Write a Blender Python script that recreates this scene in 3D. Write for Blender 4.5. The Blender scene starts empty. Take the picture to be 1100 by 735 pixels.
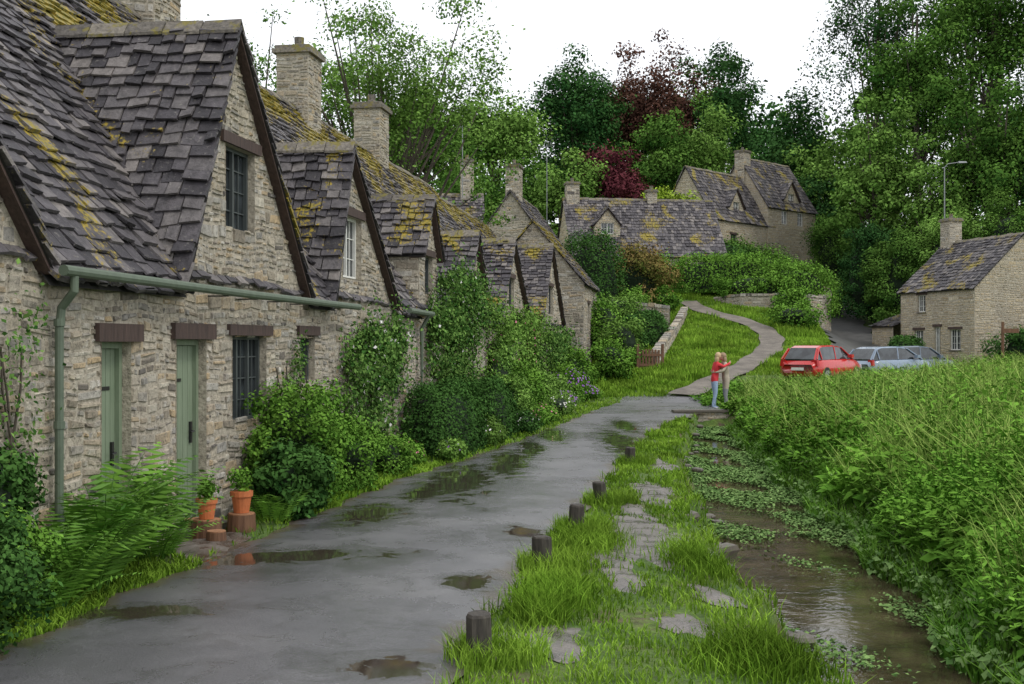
import bpy, math, random
import numpy as np
from mathutils import Vector
rng=np.random.default_rng(11)
random.seed(5)
sc=bpy.context.scene
# ------------------------------------------------------------------ materials
def newmat(name):
    m=bpy.data.materials.new(name); m.use_nodes=True
    nt=m.node_tree; b=nt.nodes['Principled BSDF']
    return m,nt,b
def ramp(nt,fac,stops,interp='LINEAR'):
    r=nt.nodes.new('ShaderNodeValToRGB'); r.color_ramp.interpolation=interp
    e=r.color_ramp.elements
    while len(e)<len(stops): e.new(0.5)
    for i,(p,c) in enumerate(stops):
        e[i].position=p; e[i].color=(c[0],c[1],c[2],1) if hasattr(c,'__len__') else (c,c,c,1)
    nt.links.new(fac,r.inputs[0]); return r.outputs[0]
def mixc(nt,f,a,b,mode='MIX'):
    m=nt.nodes.new('ShaderNodeMix'); m.data_type='RGBA'; m.blend_type=mode
    for s,v in ((0,f),(6,a),(7,b)):
        if isinstance(v,(int,float)): m.inputs[s].default_value=v
        elif isinstance(v,tuple): m.inputs[s].default_value=(v[0],v[1],v[2],1)
        else: nt.links.new(v,m.inputs[s])
    return m.outputs[2]
def math_(nt,op,a,b=None,c=None):
    m=nt.nodes.new('ShaderNodeMath'); m.operation=op
    for i,v in enumerate((a,b,c)):
        if v is None: continue
        if isinstance(v,(int,float)): m.inputs[i].default_value=v
        else: nt.links.new(v,m.inputs[i])
    return m.outputs[0]
def pos(nt): return nt.nodes.new('ShaderNodeNewGeometry').outputs['Position']
def noise(nt,scale,detail=4,rough=0.55,vec=None,out=0,dist=0):
    n=nt.nodes.new('ShaderNodeTexNoise'); n.inputs['Scale'].default_value=scale
    n.inputs['Detail'].default_value=detail; n.inputs['Roughness'].default_value=rough
    n.inputs['Distortion'].default_value=dist
    nt.links.new(vec if vec is not None else pos(nt),n.inputs['Vector']); return n.outputs[out]
def rnd(nt,name='rnd'):
    a=nt.nodes.new('ShaderNodeAttribute'); a.attribute_name=name; return a.outputs['Fac']
def bump(nt,b,h,strength=0.5,dist=0.02):
    n=nt.nodes.new('ShaderNodeBump'); n.inputs['Strength'].default_value=strength; n.inputs['Distance'].default_value=dist
    nt.links.new(h,n.inputs['Height']); nt.links.new(n.outputs[0],b.inputs['Normal'])
def plain(name,col,rough=0.6,metal=0.0,var=0.15,scale=8):
    m,nt,b=newmat(name)
    n=noise(nt,scale)
    c=mixc(nt,n,tuple(x*(1-var) for x in col),tuple(min(1,x*(1+var)) for x in col))
    nt.links.new(c,b.inputs['Base Color']); b.inputs['Roughness'].default_value=rough; b.inputs['Metallic'].default_value=metal
    return m
def stone_mat(name,honey=False):
    m,nt,b=newmat(name)
    if honey: st=[(0,(.36,.28,.17)),(.3,(.52,.43,.29)),(.6,(.45,.36,.23)),(1,(.60,.53,.40))]
    else: st=[(0,(.11,.10,.09)),(.1,(.27,.23,.175)),(.22,(.47,.41,.31)),(.36,(.33,.305,.265)),(.5,(.56,.51,.41)),(.62,(.42,.35,.25)),(.72,(.49,.37,.22)),(.82,(.28,.265,.24)),(.92,(.40,.375,.33)),(1,(.62,.58,.50))]
    c=ramp(nt,rnd(nt),st)
    n1=noise(nt,11,5,.75); n2=noise(nt,.8,4,.65)
    c=mixc(nt,1.0,c,ramp(nt,n1,[(.28,.42),(.5,.96),(.75,1.3)]),'MULTIPLY')
    c=mixc(nt,ramp(nt,n2,[(.45,0.0),(.68,.6)]),c,(.205,.19,.16))
    n3=noise(nt,24,3,.6)
    c=mixc(nt,ramp(nt,n3,[(.58,0.0),(.66,.65)]),c,(.065,.06,.052))
    n5=noise(nt,5,3,.6)
    c=mixc(nt,ramp(nt,n5,[(.60,0.0),(.7,.5)]),c,(.62,.59,.52))
    nt.links.new(c,b.inputs['Base Color']); b.inputs['Roughness'].default_value=.92
    bump(nt,b,n1,1.0,.035); return m
M={}
M['stone']=stone_mat('rubble_stone')
M['stone_honey']=stone_mat('honey_stone',True)
def mortar():
    m,nt,b=newmat('lime_mortar'); n=noise(nt,16,4,.75)
    nt.links.new(ramp(nt,n,[(.3,(.17,.15,.12)),(.5,(.40,.355,.28)),(.7,(.52,.47,.38))]),b.inputs['Base Color']); b.inputs['Roughness'].default_value=.95
    bump(nt,b,n,1.0,.03); return m
M['mortar']=mortar()
def tile_mat(name,moss):
    m,nt,b=newmat(name)
    c=ramp(nt,rnd(nt),[(0,(.028,.024,.028)),(.3,(.06,.053,.06)),(.6,(.10,.089,.095)),(.85,(.145,.130,.128)),(1,(.22,.195,.18))])
    n1=noise(nt,8,5,.75)
    c=mixc(nt,1.0,c,ramp(nt,n1,[(.3,.45),(.6,1.1),(.8,1.55)]),'MULTIPLY')
    n4=noise(nt,17,4,.65)
    c=mixc(nt,ramp(nt,n4,[(.60,0.0),(.68,.5)]),c,(.25,.235,.21))
    n2=noise(nt,.75,4,.6,dist=.5)
    sep=nt.nodes.new('ShaderNodeSeparateXYZ'); nt.links.new(pos(nt),sep.inputs[0])
    if moss==1:
        zf=ramp(nt,math_(nt,'MULTIPLY',sep.outputs[2],.1),[(.25,0.0),(.48,0.01),(.56,.07),(.70,.26)])
    else: zf=math_(nt,'MULTIPLY',n1,.03)
    f=math_(nt,'ADD',math_(nt,'MULTIPLY_ADD',n2,1.3,-.16),zf)
    f2=math_(nt,'ADD',f,math_(nt,'MULTIPLY',math_(nt,'SUBTRACT',n4,.5),.55))
    c=mixc(nt,ramp(nt,f2,[(.62,0.0),(.69,.95)]),c,mixc(nt,ramp(nt,n4,[(.35,0.0),(.65,1.0)]),(.10,.115,.015),(.37,.26,.02)))
    nt.links.new(c,b.inputs['Base Color']); b.inputs['Roughness'].default_value=.6
    bump(nt,b,n1,1.0,.03); return m
M['tile']=tile_mat('stone_slate_mossy',1)
M['tile2']=tile_mat('stone_slate',0)
M['rooffelt']=plain('roof_battens_dark',(.03,.028,.026),.9)
def ridge_m():
    m,nt,b=newmat('ridge_stone');n=noise(nt,5,4,.7);n2=noise(nt,18,4,.6)
    c=mixc(nt,rnd(nt),(.10,.09,.08),(.22,.195,.16));c=mixc(nt,1.0,c,ramp(nt,n2,[(.3,.5),(.7,1.3)]),'MULTIPLY')
    c=mixc(nt,ramp(nt,n,[(.52,0.0),(.6,.8)]),c,(.2,.17,.03));nt.links.new(c,b.inputs['Base Color']);b.inputs['Roughness'].default_value=.9;bump(nt,b,n2,.8,.02);return m
M['ridge']=ridge_m()
def wood(name,c1,c2,rough=.7,sx=25):
    m,nt,b=newmat(name)
    mp=nt.nodes.new('ShaderNodeMapping'); mp.inputs['Scale'].default_value=(1,1,.12); nt.links.new(pos(nt),mp.inputs[0])
    n=noise(nt,sx,5,.7,mp.outputs[0])
    nt.links.new(ramp(nt,n,[(.3,c1),(.7,c2)]),b.inputs['Base Color']); b.inputs['Roughness'].default_value=rough
    bump(nt,b,n,.6,.01); return m
M['lintel']=wood('old_timber',(.03,.018,.015),(.09,.055,.045))
M['post']=wood('weathered_post',(.02,.017,.014),(.08,.068,.055),.8,40)
M['log']=wood('log_bark',(.07,.03,.015),(.2,.1,.05))
M['logtop']=plain('log_cut',(.32,.16,.08),.8,0,.4,30)
M['greenpaint']=wood('sage_green_paint',(.16,.21,.135),(.225,.275,.19),.5,18)
M['greenmetal']=plain('green_gutter_paint',(.10,.13,.09),.6,0,.4,10)
M['white']=plain('white_window_paint',(.7,.7,.66),.5)
M['darkframe']=plain('leaded_dark_frame',(.06,.07,.07),.5)
M['black']=plain('black_iron',(.015,.015,.015),.4)
M['terracotta']=plain('terracotta',(.5,.15,.05),.7,0,.3,20)
def glass():
    m,nt,b=newmat('old_window_glass')
    n=noise(nt,3,2)
    nt.links.new(ramp(nt,n,[(.35,(.008,.01,.012)),(.7,(.05,.06,.065))]),b.inputs['Base Color'])
    b.inputs['Roughness'].default_value=.06; b.inputs['Specular IOR Level'].default_value=.8
    bump(nt,b,noise(nt,5,2),.25,.02); return m
M['glass']=glass()
def leafmat(name,c1,c2,trans=0,clump=.7,rough=.5):
    m,nt,b=newmat(name)
    c=mixc(nt,rnd(nt),c1,c2)
    c=mixc(nt,1.0,c,ramp(nt,noise(nt,clump,2,.6),[(.3,.55),(.55,1.0),(.75,1.35)]),'MULTIPLY')
    if trans==0:
        d=nt.nodes.new('ShaderNodeBsdfDiffuse');nt.links.new(c,d.inputs[0]);nt.links.new(d.outputs[0],nt.nodes['Material Output'].inputs[0]);return m
    nt.links.new(c,b.inputs['Base Color']); b.inputs['Roughness'].default_value=rough
    b.inputs['Specular IOR Level'].default_value=.25
    t=nt.nodes.new('ShaderNodeBsdfTranslucent'); nt.links.new(c,t.inputs[0])
    ms=nt.nodes.new('ShaderNodeMixShader'); ms.inputs[0].default_value=trans
    nt.links.new(b.outputs[0],ms.inputs[1]); nt.links.new(t.outputs[0],ms.inputs[2])
    nt.links.new(ms.outputs[0],nt.nodes['Material Output'].inputs[0]); return m
M['leaf']=leafmat('leaf_green',(.030,.090,.016),(.145,.27,.05),clump=.3)
M['leaf_dark']=leafmat('leaf_dark_green',(.016,.060,.018),(.07,.16,.042),clump=.3)
M['leaf_light']=leafmat('leaf_light_green',(.068,.155,.025),(.22,.37,.08),clump=.35)
M['leaf_copper']=leafmat('leaf_copper_beech',(.055,.028,.024),(.17,.085,.06),clump=.3)
M['leaf_purple']=leafmat('leaf_purple',(.06,.014,.022),(.17,.05,.06),clump=.5)
M['leaf_yellow']=leafmat('leaf_yellow_green',(.22,.34,.025),(.40,.54,.08),clump=.5)
M['bush']=leafmat('bush_leaf',(.038,.115,.014),(.19,.36,.055),0,clump=2.2)
M['bush_dark']=leafmat('hedge_leaf',(.018,.055,.014),(.08,.175,.04),clump=2.5)
M['bush_rust']=leafmat('rust_shrub_leaf',(.07,.12,.02),(.34,.22,.09),clump=1.5)
M['fern']=leafmat('fern_frond',(.04,.13,.012),(.22,.44,.06),.15,clump=2.5)
M['vine']=leafmat('climber_leaf',(.032,.10,.02),(.18,.31,.075),0,clump=1.6)
M['nettle']=leafmat('bank_plant_leaf',(.038,.13,.014),(.22,.42,.06),0,clump=.8)
M['grass']=leafmat('grass_blade',(.085,.19,.014),(.30,.47,.06),0,clump=1.0)
M['tallgrass']=leafmat('tall_wild_grass',(.14,.25,.04),(.40,.51,.14),0,clump=1.0)
M['cress']=leafmat('watercress_leaf',(.08,.16,.045),(.23,.35,.12),clump=3)
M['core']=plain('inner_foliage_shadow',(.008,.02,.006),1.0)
M['bark']=wood('tree_bark',(.035,.028,.02),(.12,.10,.075),.9,6)
M['fl_white']=plain('white_petals',(.75,.72,.7),.6)
M['fl_purple']=plain('purple_petals',(.25,.08,.4),.6)
M['fl_pink']=plain('pink_petals',(.65,.2,.3),.6)
# ------------------------------------------------------------------ mesh builder
FI=np.array([[3,2,1,0],[4,5,6,7],[0,1,5,4],[1,2,6,5],[2,3,7,6],[3,0,4,7]])
class MB:
    def __init__(s): s.V=[];s.K=[];s.R=[];s.mats=[]
    def mi(s,k):
        if k not in s.mats: s.mats.append(k)
        return s.mats.index(k)
    def quads(s,V,mat,r=None):
        V=np.asarray(V,dtype=np.float64).reshape(-1,4,3); n=len(V)
        if n==0: return
        s.V.append(V); s.K.append(np.full(n,s.mi(mat),dtype=np.int32))
        s.R.append(np.asarray(r,dtype=np.float64) if r is not None else rng.random(n))
    def box8(s,C,mat,r=None):
        C=np.asarray(C,dtype=np.float64).reshape(-1,8,3); n=len(C)
        if n==0: return
        if r is None: r=rng.random(n)
        s.quads(C[:,FI].reshape(-1,4,3),mat,np.repeat(r,6))
    def tube(s,pts,rad,mat,sides=8,r=None):
        pts=np.asarray(pts,float); n=len(pts); rad=np.broadcast_to(rad,(n,)).astype(float)
        tan=np.gradient(pts,axis=0); tan/=np.linalg.norm(tan,axis=1)[:,None]+1e-9
        up=np.array([0.,0,1]) if abs(tan[0][2])<.9 else np.array([1.,0,0])
        rings=[]
        for i in range(n):
            a=np.cross(tan[i],up); a/=np.linalg.norm(a)+1e-9; b=np.cross(tan[i],a)
            th=np.arange(sides)*2*math.pi/sides
            rings.append(pts[i]+rad[i]*(np.cos(th)[:,None]*a+np.sin(th)[:,None]*b))
        Q=[]
        for i in range(n-1):
            for j in range(sides):
                k=(j+1)%sides; Q.append([rings[i][j],rings[i][k],rings[i+1][k],rings[i+1][j]])
        for e in (0,n-1):
            c=rings[e].mean(0)
            for j in range(0,sides,2):
                Q.append([c,rings[e][j],rings[e][(j+1)%sides],rings[e][(j+2)%sides]])
        s.quads(Q,mat,None if r is None else np.full(len(Q),r))
    def finish(s,name,parent=None,smooth=False):
        V=np.concatenate(s.V); n=len(V)
        me=bpy.data.meshes.new(name)
        me.vertices.add(4*n); me.vertices.foreach_set('co',V.reshape(-1))
        me.loops.add(4*n); me.loops.foreach_set('vertex_index',np.arange(4*n,dtype=np.int32))
        me.polygons.add(n); me.polygons.foreach_set('loop_start',np.arange(0,4*n,4,dtype=np.int32))
        try: me.polygons.foreach_set('loop_total',np.full(n,4,dtype=np.int32))
        except Exception: pass
        me.polygons.foreach_set('material_index',np.concatenate(s.K))
        me.update(calc_edges=True)
        a=me.attributes.new('rnd','FLOAT','POINT'); a.data.foreach_set('value',np.repeat(np.concatenate(s.R),4).astype(np.float32))
        for k in s.mats: me.materials.append(M[k])
        if smooth:
            import bmesh
            bm=bmesh.new(); bm.from_mesh(me); bmesh.ops.remove_doubles(bm,verts=bm.verts,dist=1e-4); bm.to_mesh(me); bm.free()
            me.polygons.foreach_set('use_smooth',np.ones(len(me.polygons),dtype=bool))
        ob=bpy.data.objects.new(name,me); sc.collection.objects.link(ob)
        if parent: ob.parent=parent
        return ob
def empty(name):
    e=bpy.data.objects.new(name,None); sc.collection.objects.link(e); return e
def unit(v): 
    v=np.asarray(v,float); return v/(np.linalg.norm(v,axis=-1,keepdims=True)+1e-12)
# ------------------------------------------------------------------ terrain
def sm(a,b,x):
    t=np.clip((np.asarray(x,float)-a)/(b-a),0,1); return t*t*(3-2*t)
YS=[0,41,46,50,56,62,68,76,90,110,140,200,400,1500]
ZC=[0,0,.5,1.0,1.9,2.9,4.1,6.2,8.8,12,16,20,24,24]
ZR=[0,0,.08,.2,.45,1.15,1.9,3.1,6,10,15,20,24,24]
ZL=[0,0,.05,.2,1.2,2.7,4,5.6,8,11,15,20,24,24]
XLy=[0,7,9.3,11.8,15.3,21.7,30,34]; XLx=[1.95,1.92,1.93,2.0,2.3,2.95,4.35,5.1]
XRy=[0,6,9,13.3,20,28,34]; XRx=[3.1,3.2,3.6,4.15,4.7,5.55,6.3]
def xl(y): return np.interp(y,XLy,XLx)+.12*np.sin(y*2.1)+.07*np.sin(y*5.3+1)
def xr(y): return np.interp(y,XRy,XRx)+.15*np.sin(y*1.7+2)
def H(x,y):
    x=np.asarray(x,float);y=np.asarray(y,float)
    zc=np.interp(y,YS,ZC);zr=np.interp(y,YS,ZR);zl=np.interp(y,YS,ZL)
    w=sm(11,17,x+np.clip((50-y)*.5,-3,2)); z=zc*(1-w)+zr*w
    wl=sm(5,0,x); z=z*(1-wl)+zl*wl
    amp=.45-.25*sm(18,36,y)
    rise=amp*sm(.3,4.5,x-xr(y))*sm(43,37,y)+.10*sm(0,.5,x-xr(y))*sm(43,37,y)+.5*sm(8.5,15,x)*sm(43,36,y)*sm(14,30,y)
    z=z+rise
    inside=sm(-.08,.12,x-xl(y))*sm(.10,-.15,x-xr(y))*sm(34.6,34.2,y)
    z=z*(1-inside)+(-.52)*inside
    return z
def axis(segs):
    o=[]
    for a,b,s in segs: o+=list(np.arange(a,b,s))
    return np.array(o+[segs[-1][1]])
def grid_obj(name,X,Y,Z,mat,attrs={}):
    ny,nx=X.shape
    me=bpy.data.meshes.new(name)
    V=np.stack([X,Y,Z],-1).reshape(-1,3)
    i=np.arange(nx*ny).reshape(ny,nx)
    F=np.stack([i[:-1,:-1],i[:-1,1:],i[1:,1:],i[1:,:-1]],-1).reshape(-1,4)
    me.vertices.add(len(V)); me.vertices.foreach_set('co',V.reshape(-1))
    me.loops.add(F.size); me.loops.foreach_set('vertex_index',F.reshape(-1).astype(np.int32))
    me.polygons.add(len(F)); me.polygons.foreach_set('loop_start',np.arange(0,F.size,4,dtype=np.int32))
    me.update(calc_edges=True)
    me.polygons.foreach_set('use_smooth',np.ones(len(F),dtype=bool))
    for k,v in attrs.items():
        a=me.attributes.new(k,'FLOAT','POINT'); a.data.foreach_set('value',v.reshape(-1).astype(np.float32))
    me.materials.append(mat)
    ob=bpy.data.objects.new(name,me); sc.collection.objects.link(ob); return ob
RLy=[3,7.9,9.6,10.8,14,17.9,21,24.8,30,37,44]; RLx=[-3.75,-3.33,-3.1,-2.9,-2.35,-1.66,-.8,.1,1.2,2.6,4.3]
RRy=[3,7.6,10.7,12.9,15,20,26,31,34.3,36,38,40,44]; RRx=[-.95,-.30,.16,.55,.98,1.8,2.9,4.1,5.3,7.4,14,20,22]
def rl(y): return np.interp(y,RLy,RLx)+.05*np.sin(y*3.1)+.03*np.sin(y*7.7)
def rr(y): return np.interp(y,RRy,RRx)+.06*np.sin(y*2.7+1)+.04*np.sin(y*6.9)
def onroad(x,y): return (x>rl(y))&(x<rr(y))&(y<44)
xs=axis([(-400,-60,40),(-60,-16,3),(-16,-5,.5),(-5,9,.14),(9,26,.5),(26,60,3),(60,400,40)])
ys=axis([(-60,2,6),(2,4,.5),(4,36,.2),(36,80,.7),(80,160,4),(160,1000,60)])
X,Y=np.meshgrid(xs,ys); Z=H(X,Y)
Z=Z-.05*(onroad(X,Y))
Z=Z+.012*np.sin(X*5+Y*3)*(~onroad(X,Y))*(Y<36)
m,nt,b=newmat('ground_grass_soil')
n1=noise(nt,1.3,5,.65);n2=noise(nt,12,5,.7)
c=ramp(nt,n1,[(.3,(.045,.095,.014)),(.46,(.085,.15,.025)),(.56,(.12,.18,.035)),(.64,(.12,.09,.055))])
c=mixc(nt,1.0,c,ramp(nt,n2,[(.3,.55),(.7,1.3)]),'MULTIPLY')
nt.links.new(c,b.inputs['Base Color']);b.inputs['Roughness'].default_value=.95;bump(nt,b,n2,1,.05)
grid_obj('ground',X,Y,Z,m)
def road_mat():
    m,nt,b=newmat('wet_asphalt')
    n1=noise(nt,.7,5,.65);n2=noise(nt,60,4,.7);n3=noise(nt,2.2,6,.72,dist=.8);n4=noise(nt,150,3,.7);n5=noise(nt,.35,3,.6,dist=1.0)
    w=rnd(nt,'wet')
    f=math_(nt,'ADD',w,math_(nt,'MULTIPLY',math_(nt,'SUBTRACT',n3,.5),2.1))
    mask=ramp(nt,f,[(.56,0.0),(.60,1.0)])
    damp=ramp(nt,f,[(.0,0.0),(.56,1.0)])
    c=ramp(nt,n1,[(.3,(.085,.082,.09)),(.5,(.12,.116,.125)),(.7,(.17,.164,.17))])
    c=mixc(nt,1.0,c,ramp(nt,n4,[(.3,.3),(.7,1.5)]),'MULTIPLY')
    ed=rnd(nt,'edge')
    fe=math_(nt,'ADD',ed,math_(nt,'MULTIPLY',math_(nt,'SUBTRACT',n3,.5),1.6))
    c=mixc(nt,ramp(nt,fe,[(.6,0.0),(.85,.85)]),c,mixc(nt,n2,(.05,.038,.025),(.16,.12,.08)))
    c=mixc(nt,math_(nt,'MULTIPLY',damp,.5),c,(.04,.037,.037))
    c=mixc(nt,mask,c,(.05,.04,.03))
    nt.links.new(c,b.inputs['Base Color'])
    r=ramp(nt,math_(nt,'ADD',math_(nt,'MULTIPLY',damp,-.3),math_(nt,'MULTIPLY_ADD',n5,1.0,math_(nt,'MULTIPLY',n1,.3))),[(.25,.09),(.75,.36)])
    r=mixc(nt,mask,r,(.012,.012,.012)); nt.links.new(r,b.inputs['Roughness'])
    b.inputs['Specular IOR Level'].default_value=.75
    bm=nt.nodes.new('ShaderNodeBump');bm.inputs['Distance'].default_value=.010
    nt.links.new(n2,bm.inputs['Height']); nt.links.new(math_(nt,'MULTIPLY_ADD',mask,-.54,.55),bm.inputs['Strength'])
    nt.links.new(bm.outputs[0],b.inputs['Normal']); return m
ya=axis([(3,35,.1),(35,44,.25)]); ta=np.linspace(0,1,70)
Yr,Tr=np.meshgrid(ya,ta,indexing='ij'); Xl=rl(Yr);Xr=rr(Yr); Xr_=Xl+(Xr-Xl)*Tr
camber=.04*(1-(2*Tr-1)**2)
Zr_=np.where(Yr<35,0,H(Xr_,Yr))+.012+camber*(Yr<36)
wet=np.zeros_like(Xr_)
for px,py,rx,ry in [(-2.26,11.2,.85,.45),(-.72,17.4,.42,2.2),(-1.65,14,.32,.9),(-2.75,8.9,.5,.22),(-.72,7.4,.34,.22),(2.2,24,.38,2.8),(.9,26.5,.28,2.4),(-.1,20,.3,2.0),(.35,23,.25,2),(.1,12.6,.2,.4),(-.35,10,.2,.25),(2.7,29,.25,2.0),(-1.15,15.8,.22,.8)]:
    wet=np.maximum(wet,1.05-np.hypot((Xr_-px)/rx,(Yr-py)/ry)*.5)
wet=np.clip(wet,0,1)
edge=np.maximum(1-(Xr_-Xl)/.5,1-(Xr-Xr_)/.65).clip(0,1)*(Yr<36)
grid_obj('road',Xr_,Yr,Zr_,road_mat(),{'wet':wet,'edge':edge})
def blob_sheet(name,cx,cy,rx,ry,z,mat,seed,ang=0):
    r_=np.random.default_rng(seed); n=64; th=np.linspace(0,2*math.pi,n+1)
    rad=1+.18*np.sin(3*th+r_.random()*6)+.12*np.sin(5*th+r_.random()*6)+.07*np.sin(11*th+r_.random()*6); rad[-1]=rad[0]
    k=np.linspace(0,1,8)[:,None]
    Xx=k*rad*np.cos(th)*rx; Yy=k*rad*np.sin(th)*ry
    ca,sa=math.cos(ang),math.sin(ang)
    Zw=z-.03*k**2+0*Xx
    return grid_obj(name,cx+Xx*ca-Yy*sa,cy+Xx*sa+Yy*ca,Zw,mat)
m,nt,b=newmat('muddy_concrete'); n1=noise(nt,3,5,.7);n2=noise(nt,50,3,.6)
c=mixc(nt,1.0,ramp(nt,n1,[(.35,(.06,.047,.035)),(.6,(.20,.175,.155))]),ramp(nt,n2,[(.3,.5),(.7,1.2)]),'MULTIPLY')
nt.links.new(c,b.inputs['Base Color']);nt.links.new(ramp(nt,n1,[(.35,.10),(.6,.5)]),b.inputs['Roughness']);bump(nt,b,n2,.5,.01)
mud=m
PATCH=[(1.3,12.3,.55,1.8,.02),(.2,8.2,.3,.55,-.1),(.95,10.3,.16,.6,0),(1.9,16.3,.26,1.2,0),(1.25,8.6,.16,.35,.3),(-3.02,11.9,.35,.9,.15),(2.45,20,.2,1.2,0),(1.6,9.6,.12,.4,.2),(1.45,14.6,.14,.8,0)]
for i,(cx,cy,rx,ry,a) in enumerate(PATCH): blob_sheet('mud_patch',cx,cy,rx*1.15,ry*1.15,.03,mud,i,a)
def strip(name,pts,w,mat,off=.06):
    pts=np.array(pts,float); d=np.r_[0,np.cumsum(np.hypot(*np.diff(pts,axis=0).T))]
    t=np.linspace(0,d[-1],int(d[-1]/.4)+2)
    x=np.interp(t,d,pts[:,0]);y=np.interp(t,d,pts[:,1])
    for _ in range(6):
        x[1:-1]=(x[:-2]+2*x[1:-1]+x[2:])/4;y[1:-1]=(y[:-2]+2*y[1:-1]+y[2:])/4
    tx=np.gradient(x);ty=np.gradient(y);l=np.hypot(tx,ty);nx=-ty/l;ny=tx/l
    k=np.linspace(-.5,.5,7)[:,None]*np.broadcast_to(w,(len(t),))*(1+.12*np.sin(t*2))
    Xs=(x+nx*k).T;Ys=(y+ny*k).T
    Zs=H(Xs,Ys)
    return grid_obj(name,Xs,Ys,Zs+off,mat)
m,nt,b=newmat('gravel_path'); n1=noise(nt,1.5,5,.7);n2=noise(nt,20,4,.6)
c=mixc(nt,1.0,ramp(nt,n1,[(.3,(.09,.075,.06)),(.65,(.22,.19,.155))]),ramp(nt,n2,[(.3,.7),(.7,1.15)]),'MULTIPLY')
nt.links.new(c,b.inputs['Base Color']);b.inputs['Roughness'].default_value=.7;bump(nt,b,n2,.5,.03);M['gravel']=m
PATH=[(6.0,42.5),(7.6,46),(9.6,50),(11.6,54.5),(12.5,58),(12.6,61.5),(11.8,64),(10.6,66),(10.0,69)]
strip('footpath',PATH,1.1,M['gravel'],.09)
m,nt,b=newmat('lane_asphalt');nt.links.new(ramp(nt,noise(nt,2,4),[(.3,(.06,.06,.06)),(.7,(.13,.125,.12))]),b.inputs['Base Color']);b.inputs['Roughness'].default_value=.45
strip('lane',[(13,43),(15.2,50),(16.6,56),(18.3,64),(20.3,74),(21.5,84),(21,94)],3.3,m,.1)
m,nt,b=newmat('stream_water')
n1=noise(nt,2.2,3,.5)
nt.links.new(ramp(nt,n1,[(.3,(.03,.024,.014)),(.7,(.10,.078,.045))]),b.inputs['Base Color']);b.inputs['Roughness'].default_value=.04
bump(nt,b,noise(nt,6,3,.5,dist=1.0),.14,.02)
yw=np.linspace(0,34.4,200)[:,None];tw=np.linspace(0,1,10)
Xw=xl(yw)-.15+(xr(yw)+.2-xl(yw)+.1)*tw;Yw=yw+0*tw
grid_obj('stream_water',Xw,Yw,0*Xw-.34,m)
# ------------------------------------------------------------------ building tools
class Frame:
    def __init__(s,O,ang):
        s.O=np.array([O[0],O[1],0.]);s.T=np.array([math.cos(ang),math.sin(ang),0.]);s.N=np.array([math.sin(ang),-math.cos(ang),0.]);s.Z=np.array([0,0,1.])
    def P(s,a,n,z):
        a=np.asarray(a,float)[...,None];n=np.asarray(n,float)[...,None];z=np.asarray(z,float)[...,None]
        return s.O+a*s.T+n*s.N+z*s.Z
    def box(s,mb,a0,a1,n0,n1,z0,z1,mat,r=None):
        A=[a0,a1,a1,a0]*2;NN=[n0,n0,n1,n1]*2;ZZ=[z0]*4+[z1]*4
        mb.box8(s.P(A,NN,ZZ),mat,None if r is None else np.array([r]))
def interval(poly,v):
    us=[]
    n=len(poly)
    for i in range(n):
        (u0,v0),(u1,v1)=poly[i],poly[(i+1)%n]
        if (v0<=v<=v1) or (v1<=v<=v0):
            if abs(v1-v0)<1e-9: us+=[u0,u1]
            else: us.append(u0+(u1-u0)*(v-v0)/(v1-v0))
    return (min(us),max(us)) if us else None
def segs(iv,holes,va,vb,frac=.4):
    out=[iv]
    for (h0,h1,g0,g1) in holes:
        ov=min(vb,g1)-max(va,g0)
        if ov<frac*(vb-va): continue
        nw=[]
        for a,b_ in out:
            if h1<=a or h0>=b_: nw.append((a,b_));continue
            if h0>a: nw.append((a,h0))
            if h1<b_: nw.append((h1,b_))
        out=nw
    return out
def backing(mb,f,poly,holes,mat,off=0.):
    vmin=min(p[1] for p in poly);vmax=max(p[1] for p in poly)
    vs=sorted({p[1] for p in poly}|{v for h in holes for v in h[2:] if vmin<v<vmax})
    e=1e-6
    for a,b_ in zip(vs[:-1],vs[1:]):
        if b_-a<1e-5: continue
        ia=interval(poly,a+e);ib=interval(poly,b_-e)
        act=sorted([h for h in holes if h[2]<=a+e and h[3]>=b_-e])
        L=(ia[0],ib[0])
        for h in act:
            if h[0]>min(L): mb.quads([[f(L[0],a,off),f(h[0],a,off),f(h[0],b_,off),f(L[1],b_,off)]],mat)
            L=(h[1],h[1])
        mb.quads([[f(L[0],a,off),f(ia[1],a,off),f(ib[1],b_,off),f(L[1],b_,off)]],mat)
U_=random.uniform
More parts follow.
